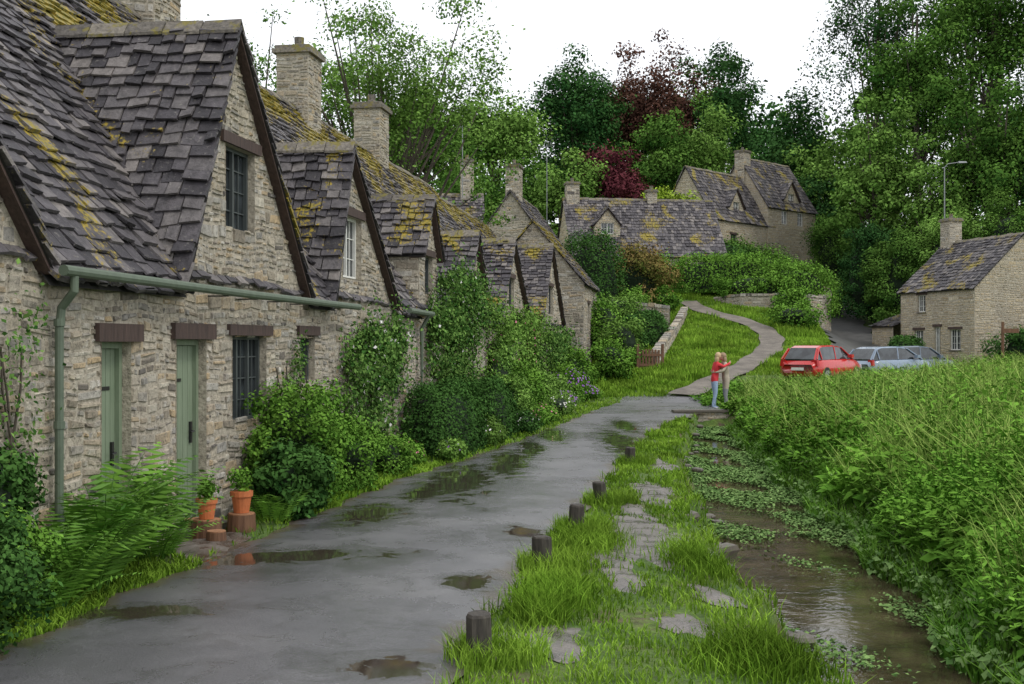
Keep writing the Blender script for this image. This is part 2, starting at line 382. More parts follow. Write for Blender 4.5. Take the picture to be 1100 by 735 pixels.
def wall(mb,f,poly,holes=[],k=1.0,mat='stone',back='mortar'):
    backing(mb,f,poly,holes,back)
    vmin=min(p[1] for p in poly);vmax=max(p[1] for p in poly)
    v=vmin
    C=[];ph=U_(0,6)
    def wp(u,v_):
        w=.022*k*(math.sin(u*1.9/k+v_*2.3+ph)+.7*math.sin(u*5.7/k+ph*2+v_*5))
        fade=min(1,(v_-vmin)/.15,(vmax-v_)/.15)
        for h in holes:
            dx=max(h[0]-u,u-h[1],0);dz=max(h[2]-v_,v_-h[3],0);fade=min(fade,math.hypot(dx,dz)/.25)
        return v_+w*max(0,fade)
    while v<vmax-.02:
        h=random.choice([U_(.06,.09),U_(.08,.13),U_(.12,.20)])*k
        if v+h>vmax-.03: h=vmax-v
        ia=interval(poly,min(v+h*.85,vmax-1e-5))
        if ia is None: v+=h;continue
        for a,b_ in segs(ia,holes,v,v+h):
            u=a
            while u<b_-.02:
                w=random.choice([h*U_(.7,1.4),h*U_(1.2,2.2),h*U_(1.8,2.8)])
                w=min(w,.40*k)
                if b_-u-w<.07*k: w=b_-u
                parts=[(v,v+h)]
                if h>.11*k and random.random()<.55:
                    s_=v+h*U_(.3,.7);parts=[(v,s_),(s_,v+h)]
                elif random.random()<.45: parts=[(v+U_(0,.2)*h,v+h*U_(.75,1))]
                for (va,vb) in parts:
                    g=.007*k;o=U_(.004,.024);J=.26*(vb-va)
                    j=lambda:abs(U_(-J,J))*.6
                    x0,x1,y0,y1=u+g,u+w-g,va+g,vb-g
                    bk=[(x0+j(),y0+j()),(x1-j(),y0+j()),(x1-j(),y1-j()),(x0+j(),y1-j())]
                    ins=.012*k
                    cx,cy=(x0+x1)/2,(y0+y1)/2
                    fr=[(p[0]+(ins if p[0]<cx else -ins)*U_(.5,1.7),p[1]+(ins if p[1]<cy else -ins)*U_(.4,1.3)) for p in bk]
                    C.append([f(p[0],wp(*p),-.004) for p in bk]+[f(p[0],wp(*p),o+U_(-.006,.006)) for p in fr])
                u+=w
        v+=h
    mb.box8(np.array(C),mat)
def tiles(mb,f,poly,holes=[],mat='tile',e0=.2,e1=.13,w0=.15,w1=.34,bk=True):
    if bk: backing(mb,f,poly,holes,'rooffelt',-.02)
    vmin=min(p[1] for p in poly);vmax=max(p[1] for p in poly)
    v=vmin;C=[];ph=U_(0,6)
    sag=lambda u,v_:.022*math.sin(u*1.3+ph)*math.sin(v_*1.1+ph)+.012*math.sin(u*3.1+v_*2)
    while v<vmax-.03:
        t=(v-vmin)/(vmax-vmin);ex=(e0+(e1-e0)*t)*U_(.92,1.06)
        ia=interval(poly,min(v+ex*.5,vmax-1e-4))
        if ia is None: v+=ex;continue
        for a,b_ in segs(ia,holes,v,v+ex,.5):
            u=a-U_(0,.03)
            while u<b_:
                w=U_(w0,w1)*(1-.25*t)
                if b_-u-w<.08: w=b_-u+U_(0,.02)
                th=U_(.018,.042);lo=.046+U_(-.006,.028)+(.028 if random.random()<.07 else 0);up=.004
                dv=U_(-.04,.02);sk=U_(-.018,.018)
                v1=min(v+ex*1.55,vmax+.01)
                g=.005
                sg=sag(u,v)+.022
                p=[(u+g,v+dv+sk),(u+w-g,v+dv-sk),(u+w-g,v1),(u+g,v1)];hh=[lo-th,lo-th+U_(-.01,.01),up-th,up-th]
                pt=[(u+g+.006,v+dv+sk+.008),(u+w-g-.006,v+dv-sk+.008),(u+w-g,v1),(u+g,v1)]
                C.append([f(q[0],q[1],x+sg) for q,x in zip(p,hh)]+[f(q[0],q[1],x+th+sg) for q,x in zip(pt,hh)])
                u+=w
        v+=ex
    mb.box8(np.array(C),mat)
def slope_map(O,U,V):
    U=unit(U);V=unit(V);Nn=unit(np.cross(U,V))
    if Nn[2]<0: Nn=-Nn
    return lambda u,v,h: O+U*u+V*v+Nn*h
def ridge_caps(mb,A,B,side,mat='ridge',w=.14,drop=.13):
    A=np.array(A,float);B=np.array(B,float);L=np.linalg.norm(B-A);D=(B-A)/L;n=max(1,int(L/.42));side=unit(side)
    Z=np.array([0,0,1.])
    for i in range(n):
        a=A+D*(L*i/n);b_=A+D*(L*(i+1)/n-.012);r=random.random();o=U_(.02,.06)
        for sg in (-1,1):
            q=[a+Z*o,b_+Z*(o+U_(-.015,.015)),b_+side*sg*w+Z*(o-drop),a+side*sg*w+Z*(o-drop)]
            C=[x-Z*.035 for x in q]+q
            mb.box8([C],mat,np.array([r]))
def window(fr,mb,a0,a1,z0,z1,n=0.,dep=.13,nx=2,nz=3,frame='darkframe',lintel=True,bars=True,sill=False):
    for q in ([(a0,.012),(a0,-dep)],[(a1,.012),(a1,-dep)]):
        mb.quads([[fr.P(q[0][0],n+q[0][1],z0),fr.P(q[1][0],n+q[1][1],z0),fr.P(q[1][0],n+q[1][1],z1),fr.P(q[0][0],n+q[0][1],z1)]],'mortar')
    for z in (z0,z1): mb.quads([[fr.P(a0,n+.012,z),fr.P(a1,n+.012,z),fr.P(a1,n-dep,z),fr.P(a0,n-dep,z)]],'mortar')
    mb.quads([[fr.P(a0,n-dep,z0),fr.P(a1,n-dep,z0),fr.P(a1,n-dep,z1),fr.P(a0,n-dep,z1)]],'glass')
    t=.045;f0=n-dep+.003;f1=f0+.05
    fr.box(mb,a0+.001,a0+t,f0,f1,z0+.001,z1-.001,frame);fr.box(mb,a1-t,a1-.001,f0,f1,z0+.001,z1-.001,frame)
    fr.box(mb,a0+t,a1-t,f0,f1-.003,z0+.001,z0+t,frame);fr.box(mb,a0+t,a1-t,f0,f1-.003,z1-t,z1-.001,frame)
    for i in range(1,nx):
        u=a0+(a1-a0)*i/nx;fr.box(mb,u-.022,u+.022,f0,f1-.006,z0+t,z1-t,frame)
    if bars:
        for i in range(nx):
            ua=a0+(a1-a0)*i/nx;ub=a0+(a1-a0)*(i+1)/nx;um=(ua+ub)/2
            fr.box(mb,um-.007,um+.007,f0,f0+.02,z0+t,z1-t,frame)
        for j in range(1,nz):
            z=z0+(z1-z0)*j/nz;fr.box(mb,a0+t,a1-t,f0,f0+.018,z-.007,z+.007,frame)
    if lintel: 
        fr.box(mb,a0-.14,a1+.16,n-.09,n+.045,z1+.002,z1+.13,'lintel')
    if sill: fr.box(mb,a0-.05,a1+.05,n-.1,n+.06,z0-.06,z0-.002,'ridge')
def door(fr,mb,a0,a1,z0,z1,n=0.,dep=.16):
    for a in (a0,a1): mb.quads([[fr.P(a,n+.012,z0),fr.P(a,n-dep,z0),fr.P(a,n-dep,z1),fr.P(a,n+.012,z1)]],'mortar')
    mb.quads([[fr.P(a0,n+.012,z1),fr.P(a1,n+.012,z1),fr.P(a1,n-dep,z1),fr.P(a0,n-dep,z1)]],'mortar')
    mb.quads([[fr.P(a0,n-dep-.01,z0),fr.P(a1,n-dep-.01,z0),fr.P(a1,n-dep-.01,z1),fr.P(a0,n-dep-.01,z1)]],'black')
    f0=n-dep;t=.06
    fr.box(mb,a0+.001,a0+t,f0,f0+.08,z0,z1-.001,'greenpaint',.5);fr.box(mb,a1-t,a1-.001,f0,f0+.08,z0,z1-.001,'greenpaint',.5)
    fr.box(mb,a0+t,a1-t,f0,f0+.077,z1-t,z1-.001,'greenpaint',.5)
    w=(a1-a0-2*t)/5
    for i in range(5): fr.box(mb,a0+t+i*w+.004,a0+t+(i+1)*w-.003,f0,f0+.035,z0+.01,z1-t-.005,'greenpaint')
    fr.box(mb,a1-t-.1,a1-t-.06,f0+.036,f0+.06,z0+.85,z0+1.08,'black')
    mb.tube([fr.P(a1-t-.08,f0+.06,z0+.98),fr.P(a1-t-.08,f0+.09,z0+.98),fr.P(a1-t-.16,f0+.09,z0+.97)],.009,'black',6)
    for z in (z0+.3,z1-.45): fr.box(mb,a0+t+.005,a0+t+.34,f0+.036,f0+.043,z,z+.035,'black')
    fr.box(mb,a0-.12,a1+.18,n-.09,n+.055,z1+.003,z1+.17,'lintel')
    fr.box(mb,a0-.05,a1+.05,n-.1,n+.3,z0-.2,z0-.003,'ridge')
def chimney(fr,s,n,w,d,z0,z1,mb,k=.9,pots=1):
    for (a,b_,fn) in ((s-w/2,s+w/2,lambda u,v,h:fr.P(u,n+d/2+h,v)),(s-w/2,s+w/2,lambda u,v,h:fr.P(u,n-d/2-h,v)),
                    (n-d/2,n+d/2,lambda u,v,h:fr.P(s-w/2-h,u,v)),(n-d/2,n+d/2,lambda u,v,h:fr.P(s+w/2+h,u,v))):
        wall(mb,fn,[(a,z0),(b_,z0),(b_,z1),(a,z1)],[],k)
    fr.box(mb,s-w/2-.08,s+w/2+.08,n-d/2-.08,n+d/2+.08,z1,z1+.09,'ridge')
    fr.box(mb,s-w/2-.03,s+w/2+.03,n-d/2-.03,n+d/2+.03,z1+.09,z1+.17,'ridge')
    for i in range(pots):
        c=fr.P(s+(i-(pots-1)/2)*.35,n,z1+.17);mb.tube([c,c+[0,0,.12],c+[0,0,.26]],[.12,.1,.11],'ridge',10)
def house(name,fr,s0,s1,dep,zb,ze,zr,front_holes=[],gables=[],ends=(True,True),k=1.0,tile='tile',ov=.12,stone='stone',e=(.2,.13),end_holes=[],back=True,bigt=(.15,.34)):
    par=empty(name);W=MB();Rf=MB()
    wall(W,lambda u,v,h:fr.P(u,h,v),[(s0,zb),(s1,zb),(s1,ze),(s0,ze)],front_holes,k,stone)
    if back: W.quads([[fr.P(s0,-dep,zb),fr.P(s1,-dep,zb),fr.P(s1,-dep,ze),fr.P(s0,-dep,ze)]],'mortar')
    ep=[(-dep,zb),(0,zb),(0,ze),(-dep/2,zr),(-dep,ze)]
    if ends[0]: wall(W,lambda u,v,h:fr.P(s0-h,u,v),ep,end_holes,k,stone)
    if ends[1]: wall(W,lambda u,v,h:fr.P(s1+h,u,v),ep,[],k,stone)
    tanp=(zr-ze)/(dep/2);sl=math.hypot(zr-ze,dep/2);oe=.22
    V=-fr.N*(dep/2)+fr.Z*(zr-ze);V=unit(V)
    o0=ov if ends[0] else 0;o1=ov if ends[1] else 0
    O=fr.P(s0,0,ze+.03)-V*oe
    holes=[(g['l']-s0-.02,g['r']-s0+.02,-1,oe+.06) for g in gables if g.get('nf',0)==0]
    tiles(Rf,slope_map(O,fr.T,V),[(-o0,0),(s1-s0+o1,0),(s1-s0+o1,sl+oe),(-o0,sl+oe)],holes,tile,e[0],e[1],*bigt)
    V2=unit(fr.N*(dep/2)+fr.Z*(zr-ze));O2=fr.P(s0,-dep,ze+.03)-V2*oe
    tiles(Rf,slope_map(O2,fr.T,V2),[(-o0,0),(s1-s0+o1,0),(s1-s0+o1,sl+oe),(-o0,sl+oe)],[],tile,.35,.3,.4,.6)
    ridge_caps(Rf,fr.P(s0-o0,-dep/2,zr+.08),fr.P(s1+o1,-dep/2,zr+.08),fr.N)
    nat=lambda z:-(z-ze)/tanp
    for g in gables:
        l,a,r,zg,za=g['l'],g['a'],g['r'],g.get('ze',ze),g['za'];nf=g.get('nf',0.);ef=g.get('e',.14)
        zs=ze+(-nf)*tanp
        zg=max(zg,zs+.001)
        gh=g.get('holes',[])
        wall(W,lambda u,v,h:fr.P(u,nf+h,v),[(l,zs),(r,zs),(r,zg),(a,za),(l,zg)] if zg>zs+.01 else [(l,zs),(r,zs),(a,za)],gh,k,stone)
        if zg>zs+.05:
            for (sx,sg) in ((l,-1),(r,1)):
                wall(W,lambda u,v,h:fr.P(sx+sg*h,u,v),[(nat(zg),zg),(nf,zs),(nf,zg)],[],k,stone)
        for foot in (l,r):
            Vs=fr.T*(a-foot)+fr.Z*(za-zg);ln=np.linalg.norm(Vs);Vs=Vs/ln;o=.12
            Og=fr.P(foot,nf+ef,zg+.05)-Vs*o
            pol=[(0,0),(ef+nf-nat(zg)+.12,0),(ef+nf-nat(za)+.1,ln+o),(0,ln+o)]
            fm=slope_map(Og,-fr.N,Vs)
            tiles(Rf,fm,pol,[],tile,e[0]*.95,e[1]*1.1,*bigt)
            Rf.box8([[fm(.02,0,-.05),fm(.3,0,-.05),fm(.3,ln+o,-.05),fm(.02,ln+o,-.05),fm(.02,0,-.022),fm(.3,0,-.022),fm(.3,ln+o,-.022),fm(.02,ln+o,-.022)]],'lintel')
        ridge_caps(Rf,fr.P(a,nf+ef,za+.12),fr.P(a,nat(za),za+.12),fr.T,'ridge',.12,.15)
    for g in gables:
        for w in g.get('win',[]): window(fr,W,*w['r'],n=g.get('nf',0.),**w.get('k',{}))
    W.finish('stone_walls',par);Rf.finish('stone_slate_roof',par)
    return par
RA=math.atan2(.9884,.1522)
row=Frame((-5.4,0),RA)
q=1.0118
hA=[(10.93*q,11.5*q,-.05,2.02),(12.5*q,13.26*q,.0,2.05),(14.0*q,15.1*q,1.08,2.1),(16.4*q,17.0*q,1.5,2.12)]
gA=[dict(l=5.0*q,a=7.4*q,r=9.85*q,za=5.3),
    dict(l=12.55*q,a=13.95*q,r=16.5*q,za=5.6,holes=[(13.8*q,14.7*q,3.32,4.3)],win=[dict(r=(13.8*q,14.7*q,3.32,4.3),k=dict(nx=2,nz=4))])]
cA=house('stone_cottage',row,4.2*q,17.65*q,6.4,-.4,2.64,7.0,hA,gA,(True,False),.95)
mb=MB()
window(row,mb,*hA[2],nx=3,nz=4);window(row,mb,*hA[3],nx=1,nz=3)
mb.finish('windows',cA)
mb=MB();door(row,mb,hA[0][0],hA[0][1],0.0,2.02);door(row,mb,hA[1][0],hA[1][1],.08,2.05);mb.finish('doors',cA)
mb=MB();chimney(row,18.75*q-.3,-3.2,.95,.7,6.5,8.35,mb);mb.finish('chimney',cA)
mb=MB()
mb.tube([row.P(9.85*q,.25,2.60),row.P(14*q,.25,2.57),row.P(18.4*q,.25,2.56)],.046,'greenmetal',10)
mb.tube([row.P(10.02*q,.25,2.56),row.P(10.02*q,.25,2.44),row.P(10.05*q,.12,2.3),row.P(10.05*q,.1,2.12),row.P(10.05*q,.1,.1)],.036,'greenmetal',10)
for z in (2.15,1.3,.5): mb.tube([row.P(10.05*q,.1,z),row.P(10.05*q,.1,z+.06)],.046,'greenmetal',10)
for s in np.arange(10.6,18.3,.9): row.box(mb,s*q-.012,s*q+.012,0,.25,2.52,2.535,'black')
mb.finish('gutter_and_downpipe',cA,False)
gB=[dict(l=17.68*q,a=18.55*q,r=21.3*q,za=4.95,holes=[(18.35*q,19.35*q,3.02,3.98)],win=[dict(r=(18.35*q,19.35*q,3.02,3.98),k=dict(nx=2,nz=3,frame='white'))])]
cB=house('stone_cottage',row,17.65*q,23.4*q,6.4,-.4,2.64,7.0,[(21.3*q,22.1*q,1.0,1.9)],gB,(False,False),1.0)
mb=MB();window(row,mb,21.3*q,22.1*q,1.0,1.9);mb.finish('windows',cB)
mb=MB();chimney(row,25.7*q,-3.2,.9,.7,6.5,8.2,mb);mb.finish('chimney',cB)
mb=MB();mb.tube([row.P(21.6*q,.25,2.6),row.P(23.5*q,.25,2.58),],.05,'greenmetal',8);mb.tube([row.P(23.2*q,.25,2.56),row.P(23.2*q,.1,2.3),row.P(23.2*q,.1,0)],.04,'greenmetal',8);mb.finish('gutter_and_downpipe',cB)
gC=[dict(l=23.42*q,a=24.2*q,r=25.0*q,ze=3.75,za=4.85,holes=[(23.85*q,24.55*q,3.0,3.75)],win=[dict(r=(23.85*q,24.55*q,3.0,3.75),k=dict(nx=2,nz=3))]),
    dict(l=28.2*q,a=29.1*q,r=30.2*q,ze=3.4,za=4.6,holes=[(28.8*q,29.6*q,2.9,3.6)],win=[dict(r=(28.8*q,29.6*q,2.9,3.6),k=dict(nx=2,nz=3,frame='white'))]),
    dict(l=32.6*q,a=34.9*q,r=38.2*q,za=4.9,holes=[(34.4*q,35.4*q,3.0,3.9)],win=[dict(r=(34.4*q,35.4*q,3.0,3.9),k=dict(nx=2,nz=3))])]
cC=house('stone_cottage',row,23.4*q,38.6*q,6.4,-.4,2.64,7.0,[(26*q,27*q,1,1.9),(31*q,32*q,1,1.9)],gC,(False,False),1.15)
mb=MB();window(row,mb,26*q,27*q,1,1.9);window(row,mb,31*q,32*q,1,1.9);mb.finish('windows',cC)
mb=MB();chimney(row,31.5*q,-3.2,.9,.7,6.5,8.15,mb);mb.finish('chimney',cC)
gD=[dict(l=41.2*q,a=44*q,r=48.0*q,za=5.5,holes=[(43.6*q,44.8*q,3.1,4.1)],win=[dict(r=(43.6*q,44.8*q,3.1,4.1),k=dict(nx=2,nz=3))])]
cD=house('stone_cottage',row,38.6*q,48.5*q,6.4,-.4,2.64,6.8,[(40*q,41*q,1,1.9)],gD,(False,True),1.25)
mb=MB();window(row,mb,40*q,41*q,1,1.9);mb.finish('windows',cD)
frE=Frame(tuple(row.P(49.3*q,.75,0)[:2]),RA)
cE=house('stone_cottage',frE,0,6,4.2,-.3,4.5,7.0,[(1.5,2.4,2.9,3.7)],[],(True,True),1.3,e=(.24,.18),end_holes=[])
mb=MB();window(frE,mb,1.5,2.4,2.9,3.7);mb.finish('windows',cE)
fF=Frame((1.75,60),math.radians(80))
cF=house('stone_cottage',fF,0,8,3.7,1,7.0,9.6,[],[],(True,True),1.4,tile='tile2',e=(.28,.2))
mb=MB();chimney(fF,1.0,-1.85,1.0,.7,9.1,10.9,mb,1.3);mb.finish('chimney',cF)
fG=Frame((-6.5,64),math.radians(4))
cG=house('stone_cottage',fG,0,5,5,1,7.3,10.2,[],[],(True,True),1.4,tile='tile2',e=(.28,.2))
mb=MB();chimney(fG,4.2,-2.5,.7,.7,9.8,12,mb,1.3);mb.finish('chimney',cG)
fM=Frame((3.7,73),math.radians(8))
hm_=[(1.2,2.2,5.9,6.9),(4.5,5.6,5.9,6.9),(7,8,5.9,6.9)]
cM=house('stone_cottage',fM,0,9.5,6,2.5,7.4,11.1,hm_,
   [dict(l=1.5,a=2.3,r=3.1,ze=9.3,za=10.3,nf=-.9,holes=[(1.9,2.7,8.75,9.45)],win=[dict(r=(1.9,2.7,8.75,9.45),k=dict(nx=2,nz=2,frame='white',lintel=False))])],(True,True),1.5,tile='tile2',stone='stone_honey',e=(.3,.22))
mb=MB()
for h in hm_: window(fM,mb,*h,frame='white',lintel=False)
mb.finish('windows',cM)
mb=MB();chimney(fM,.5,-3,.8,.7,10.6,12.0,mb,1.3);chimney(fM,5.6,-3,.6,.6,10.7,11.6,mb,1.3);mb.finish('chimney',cM)
fU=Frame((14.0,84),math.radians(48))
cU=house('stone_cottage',fU,0,8.0,4.6,4,10.8,14.5,[(2.2,3,8.8,9.8)],[dict(l=2.6,a=3.6,r=4.6,ze=11.8,za=13.1,nf=-.4,holes=[(3.2,4,11.4,12.2)],win=[dict(r=(3.2,4,11.4,12.2),k=dict(lintel=False,frame='white'))])],(True,True),1.6,tile='tile2',stone='stone_honey',e=(.34,.25),end_holes=[(-2.7,-1.9,9.4,10.5)])
mb=MB();window(fU,mb,2.2,3,8.8,9.8)
fUe=Frame(tuple(fU.P(0,-4.6,0)[:2]),math.radians(48-90));window(fUe,mb,1.9,2.7,9.4,10.5,frame='white',lintel=False)
mb.finish('windows',cU)
mb=MB();chimney(fU,7.6,-2.3,.95,.8,13.9,16.4,mb,1.3);mb.finish('chimney',cU)
fV=Frame((19.6,90),math.radians(45))
hv=[(.8,1.6,11,12.0),(3.0,3.8,11,12.0)]
cV=house('stone_cottage',fV,-1,5.6,5.0,4,12.2,16.0,hv,[dict(l=1.5,a=2.6,r=3.7,ze=12.9,za=14.3,nf=-.3,holes=[(2.2,3,12.8,13.4)],win=[dict(r=(2.2,3,12.8,13.4),k=dict(lintel=False,frame='white'))])],(True,True),1.6,tile='tile2',stone='stone_honey',e=(.34,.25))
mb=MB()
for h in hv: window(fV,mb,*h,frame='white',lintel=False)
mb.finish('windows',cV)
aR=math.atan2(-.966,.26)
fR=Frame((21.2,66.0),aR)
hr=[(1.6,2.3,3.7,4.6),(1.3,2.1,1.7,2.75),(3.1,3.6,1.4,2.9),(4.4,5.3,1.7,2.75)]
cR=house('stone_cottage',fR,0,6.4,5.6,0,4.85,7.5,hr,[],(True,True),1.3,tile='tile2',stone='stone_honey',e=(.28,.2))
mb=MB()
for h in hr: window(fR,mb,*h,frame='white',sill=True)
mb.finish('windows',cR)
mb=MB();chimney(fR,.5,-2.8,.85,.75,7.0,8.7,mb,1.2,1);mb.finish('chimney',cR)
mb=MB()
wall(mb,lambda u,v,h:fR.P(u,.4+h,v),[(-2.2,0.5),(-.1,.5),(-.1,3.0),(-2.2,3.0)],[],1.3,'stone_honey')
wall(mb,lambda u,v,h:fR.P(-2.2-h,u,v),[(-3,0.5),(.4,.5),(.4,3.0),(-3,3.8)],[],1.3,'stone_honey')
tiles(mb,slope_map(fR.P(-2.3,.55,2.95),fR.T,unit(-fR.N*3.4+fR.Z*1.2)),[(0,0),(2.25,0),(2.25,3.5),(0,3.5)],[],'tile2',.28,.2);mb.finish('lean_to',cR)
# ------------------------------------------------------------------ vegetation
def leafq(C,Nr,L,W,T=None,fold=.12):
    n=len(C);Nr=unit(Nr)
    if T is None: T=rng.normal(size=(n,3))
    T=T-(T*Nr).sum(1)[:,None]*Nr;T=unit(T);B=np.cross(Nr,T)
    L=np.broadcast_to(L,(n,))[:,None];W=np.broadcast_to(W,(n,))[:,None]
    return np.stack([C-T*L/2,C+B*W/2+Nr*W*fold-T*L*.05,C+T*L/2,C-B*W/2+Nr*W*fold-T*L*.05],1)
def crown(mb,c,rad,ncl,nl,rc,size,mat,zcut=-.6,squash=.75,fill=.45,fuzz=.35):
    c=np.array(c,float);rad=np.array(rad,float)
    d=unit(rng.normal(size=(ncl,3)));d[:,2]=np.where(d[:,2]<zcut,-d[:,2]*.5,d[:,2])
    r=rng.random(ncl)**fill;ph=rng.random(3)*6
    lump=1+.14*np.sin(3*np.arctan2(d[:,1],d[:,0])+ph[0])+.10*np.sin(5*d[:,2]+ph[1])
    cl=c+d*(r*lump)[:,None]*rad
    rcs=rc*rng.uniform(.5,1.35,ncl);tone=rng.random(ncl)
    idx=rng.choice(ncl,nl,p=rcs**2/(rcs**2).sum())
    e=unit(rng.normal(size=(nl,3)));rr_=rcs[idx]*(.3+.65*rng.random(nl)**.6)*(1+fuzz*np.abs(rng.normal(size=nl)))
    p=cl[idx]+e*rr_[:,None]*[1,1,squash]
    nr=e+.6*rng.normal(size=(nl,3))+[0,0,.5]
    s=size*rng.uniform(.6,1.35,nl)
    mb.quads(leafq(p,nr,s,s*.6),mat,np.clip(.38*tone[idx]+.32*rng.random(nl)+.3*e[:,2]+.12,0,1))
    return cl
def tree(name,x,y,h,cr,mat,nl=9000,size=.4,ncl=45,rc=None,crz=None,tr=.3,base=None,trunkfrac=.35,fill=.45,limbs=9,fuzz=.35):
    z0=float(H(x,y)) if base is None else base
    crz=crz or h*(1-trunkfrac)/2;cz=z0+h-crz;rc=rc or cr*.27
    par=empty(name);mb=MB()
    cl=crown(mb,(x,y,cz),(cr-rc*.7,cr-rc*.7,crz-rc*.5),ncl,nl,rc,size,mat,fill=fill,fuzz=fuzz);mb.finish('foliage',par)
    tb=MB();top=np.array([x+U_(-.3,.3),y,z0+h*.8])
    t=np.linspace(0,1,8)[:,None];pts=np.array([x,y,z0-.3])*(1-t)+top*t;pts[1:-1,:2]+=rng.normal(0,h*.008,(6,2))
    tb.tube(pts,np.linspace(tr,tr*.2,8),'bark',8)
    for i in rng.choice(ncl,min(limbs,ncl),replace=False):
        k=U_(.25,.7);a=pts[0]*(1-k)+top*k;b_=cl[i];mid=(a+b_)/2+[0,0,-.06*h*random.random()]
        tb.tube([a,(a+mid)/2,mid,(mid+b_)/2,b_],np.linspace(tr*.42,tr*.06,5),'bark',5)
    tb.finish('trunk_and_limbs',par)
    return par
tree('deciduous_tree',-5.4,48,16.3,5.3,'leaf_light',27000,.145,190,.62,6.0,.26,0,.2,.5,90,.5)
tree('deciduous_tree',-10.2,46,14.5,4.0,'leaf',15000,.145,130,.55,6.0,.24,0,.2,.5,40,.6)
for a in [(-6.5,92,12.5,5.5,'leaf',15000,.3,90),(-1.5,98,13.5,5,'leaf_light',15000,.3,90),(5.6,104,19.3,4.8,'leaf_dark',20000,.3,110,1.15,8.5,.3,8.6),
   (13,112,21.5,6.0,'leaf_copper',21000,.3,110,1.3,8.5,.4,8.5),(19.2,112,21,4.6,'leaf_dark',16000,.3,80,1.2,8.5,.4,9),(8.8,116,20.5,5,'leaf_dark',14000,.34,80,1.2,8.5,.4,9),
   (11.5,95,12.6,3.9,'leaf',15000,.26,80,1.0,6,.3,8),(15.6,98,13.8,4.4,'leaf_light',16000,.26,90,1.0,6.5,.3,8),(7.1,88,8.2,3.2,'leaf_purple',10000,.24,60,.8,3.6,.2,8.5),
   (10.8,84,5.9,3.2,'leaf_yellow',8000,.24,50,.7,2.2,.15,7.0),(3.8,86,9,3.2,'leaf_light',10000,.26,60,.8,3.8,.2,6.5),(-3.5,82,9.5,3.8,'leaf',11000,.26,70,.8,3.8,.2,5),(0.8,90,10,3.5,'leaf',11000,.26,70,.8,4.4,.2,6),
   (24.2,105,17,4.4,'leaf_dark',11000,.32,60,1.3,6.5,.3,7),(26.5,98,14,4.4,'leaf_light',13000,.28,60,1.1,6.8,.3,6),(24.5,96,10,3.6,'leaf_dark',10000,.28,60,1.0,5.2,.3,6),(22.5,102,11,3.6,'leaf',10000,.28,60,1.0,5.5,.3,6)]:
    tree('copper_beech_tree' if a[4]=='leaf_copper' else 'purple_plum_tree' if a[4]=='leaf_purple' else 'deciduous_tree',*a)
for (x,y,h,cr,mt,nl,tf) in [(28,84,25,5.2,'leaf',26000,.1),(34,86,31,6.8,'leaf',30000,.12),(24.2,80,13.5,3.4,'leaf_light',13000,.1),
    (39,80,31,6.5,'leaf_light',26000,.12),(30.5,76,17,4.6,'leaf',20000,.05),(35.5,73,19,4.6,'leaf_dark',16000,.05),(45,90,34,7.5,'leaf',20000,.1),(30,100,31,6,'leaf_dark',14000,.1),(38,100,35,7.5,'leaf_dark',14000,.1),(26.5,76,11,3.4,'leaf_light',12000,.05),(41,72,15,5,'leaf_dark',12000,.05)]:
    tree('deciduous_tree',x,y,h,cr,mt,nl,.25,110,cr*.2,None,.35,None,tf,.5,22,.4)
mb=MB()
for i in range(52):
    x=-75+i*4.0+U_(-2,2);y=U_(122,145);h=U_(8,12)
    if 17<x<90: h+=8
    crown(mb,(x,y,float(H(x,y))+h*.42),(4.5,4,h*.6),26,1400,1.6,.6,random.choice(['leaf','leaf_dark','leaf']))
mb.finish('distant_wood')
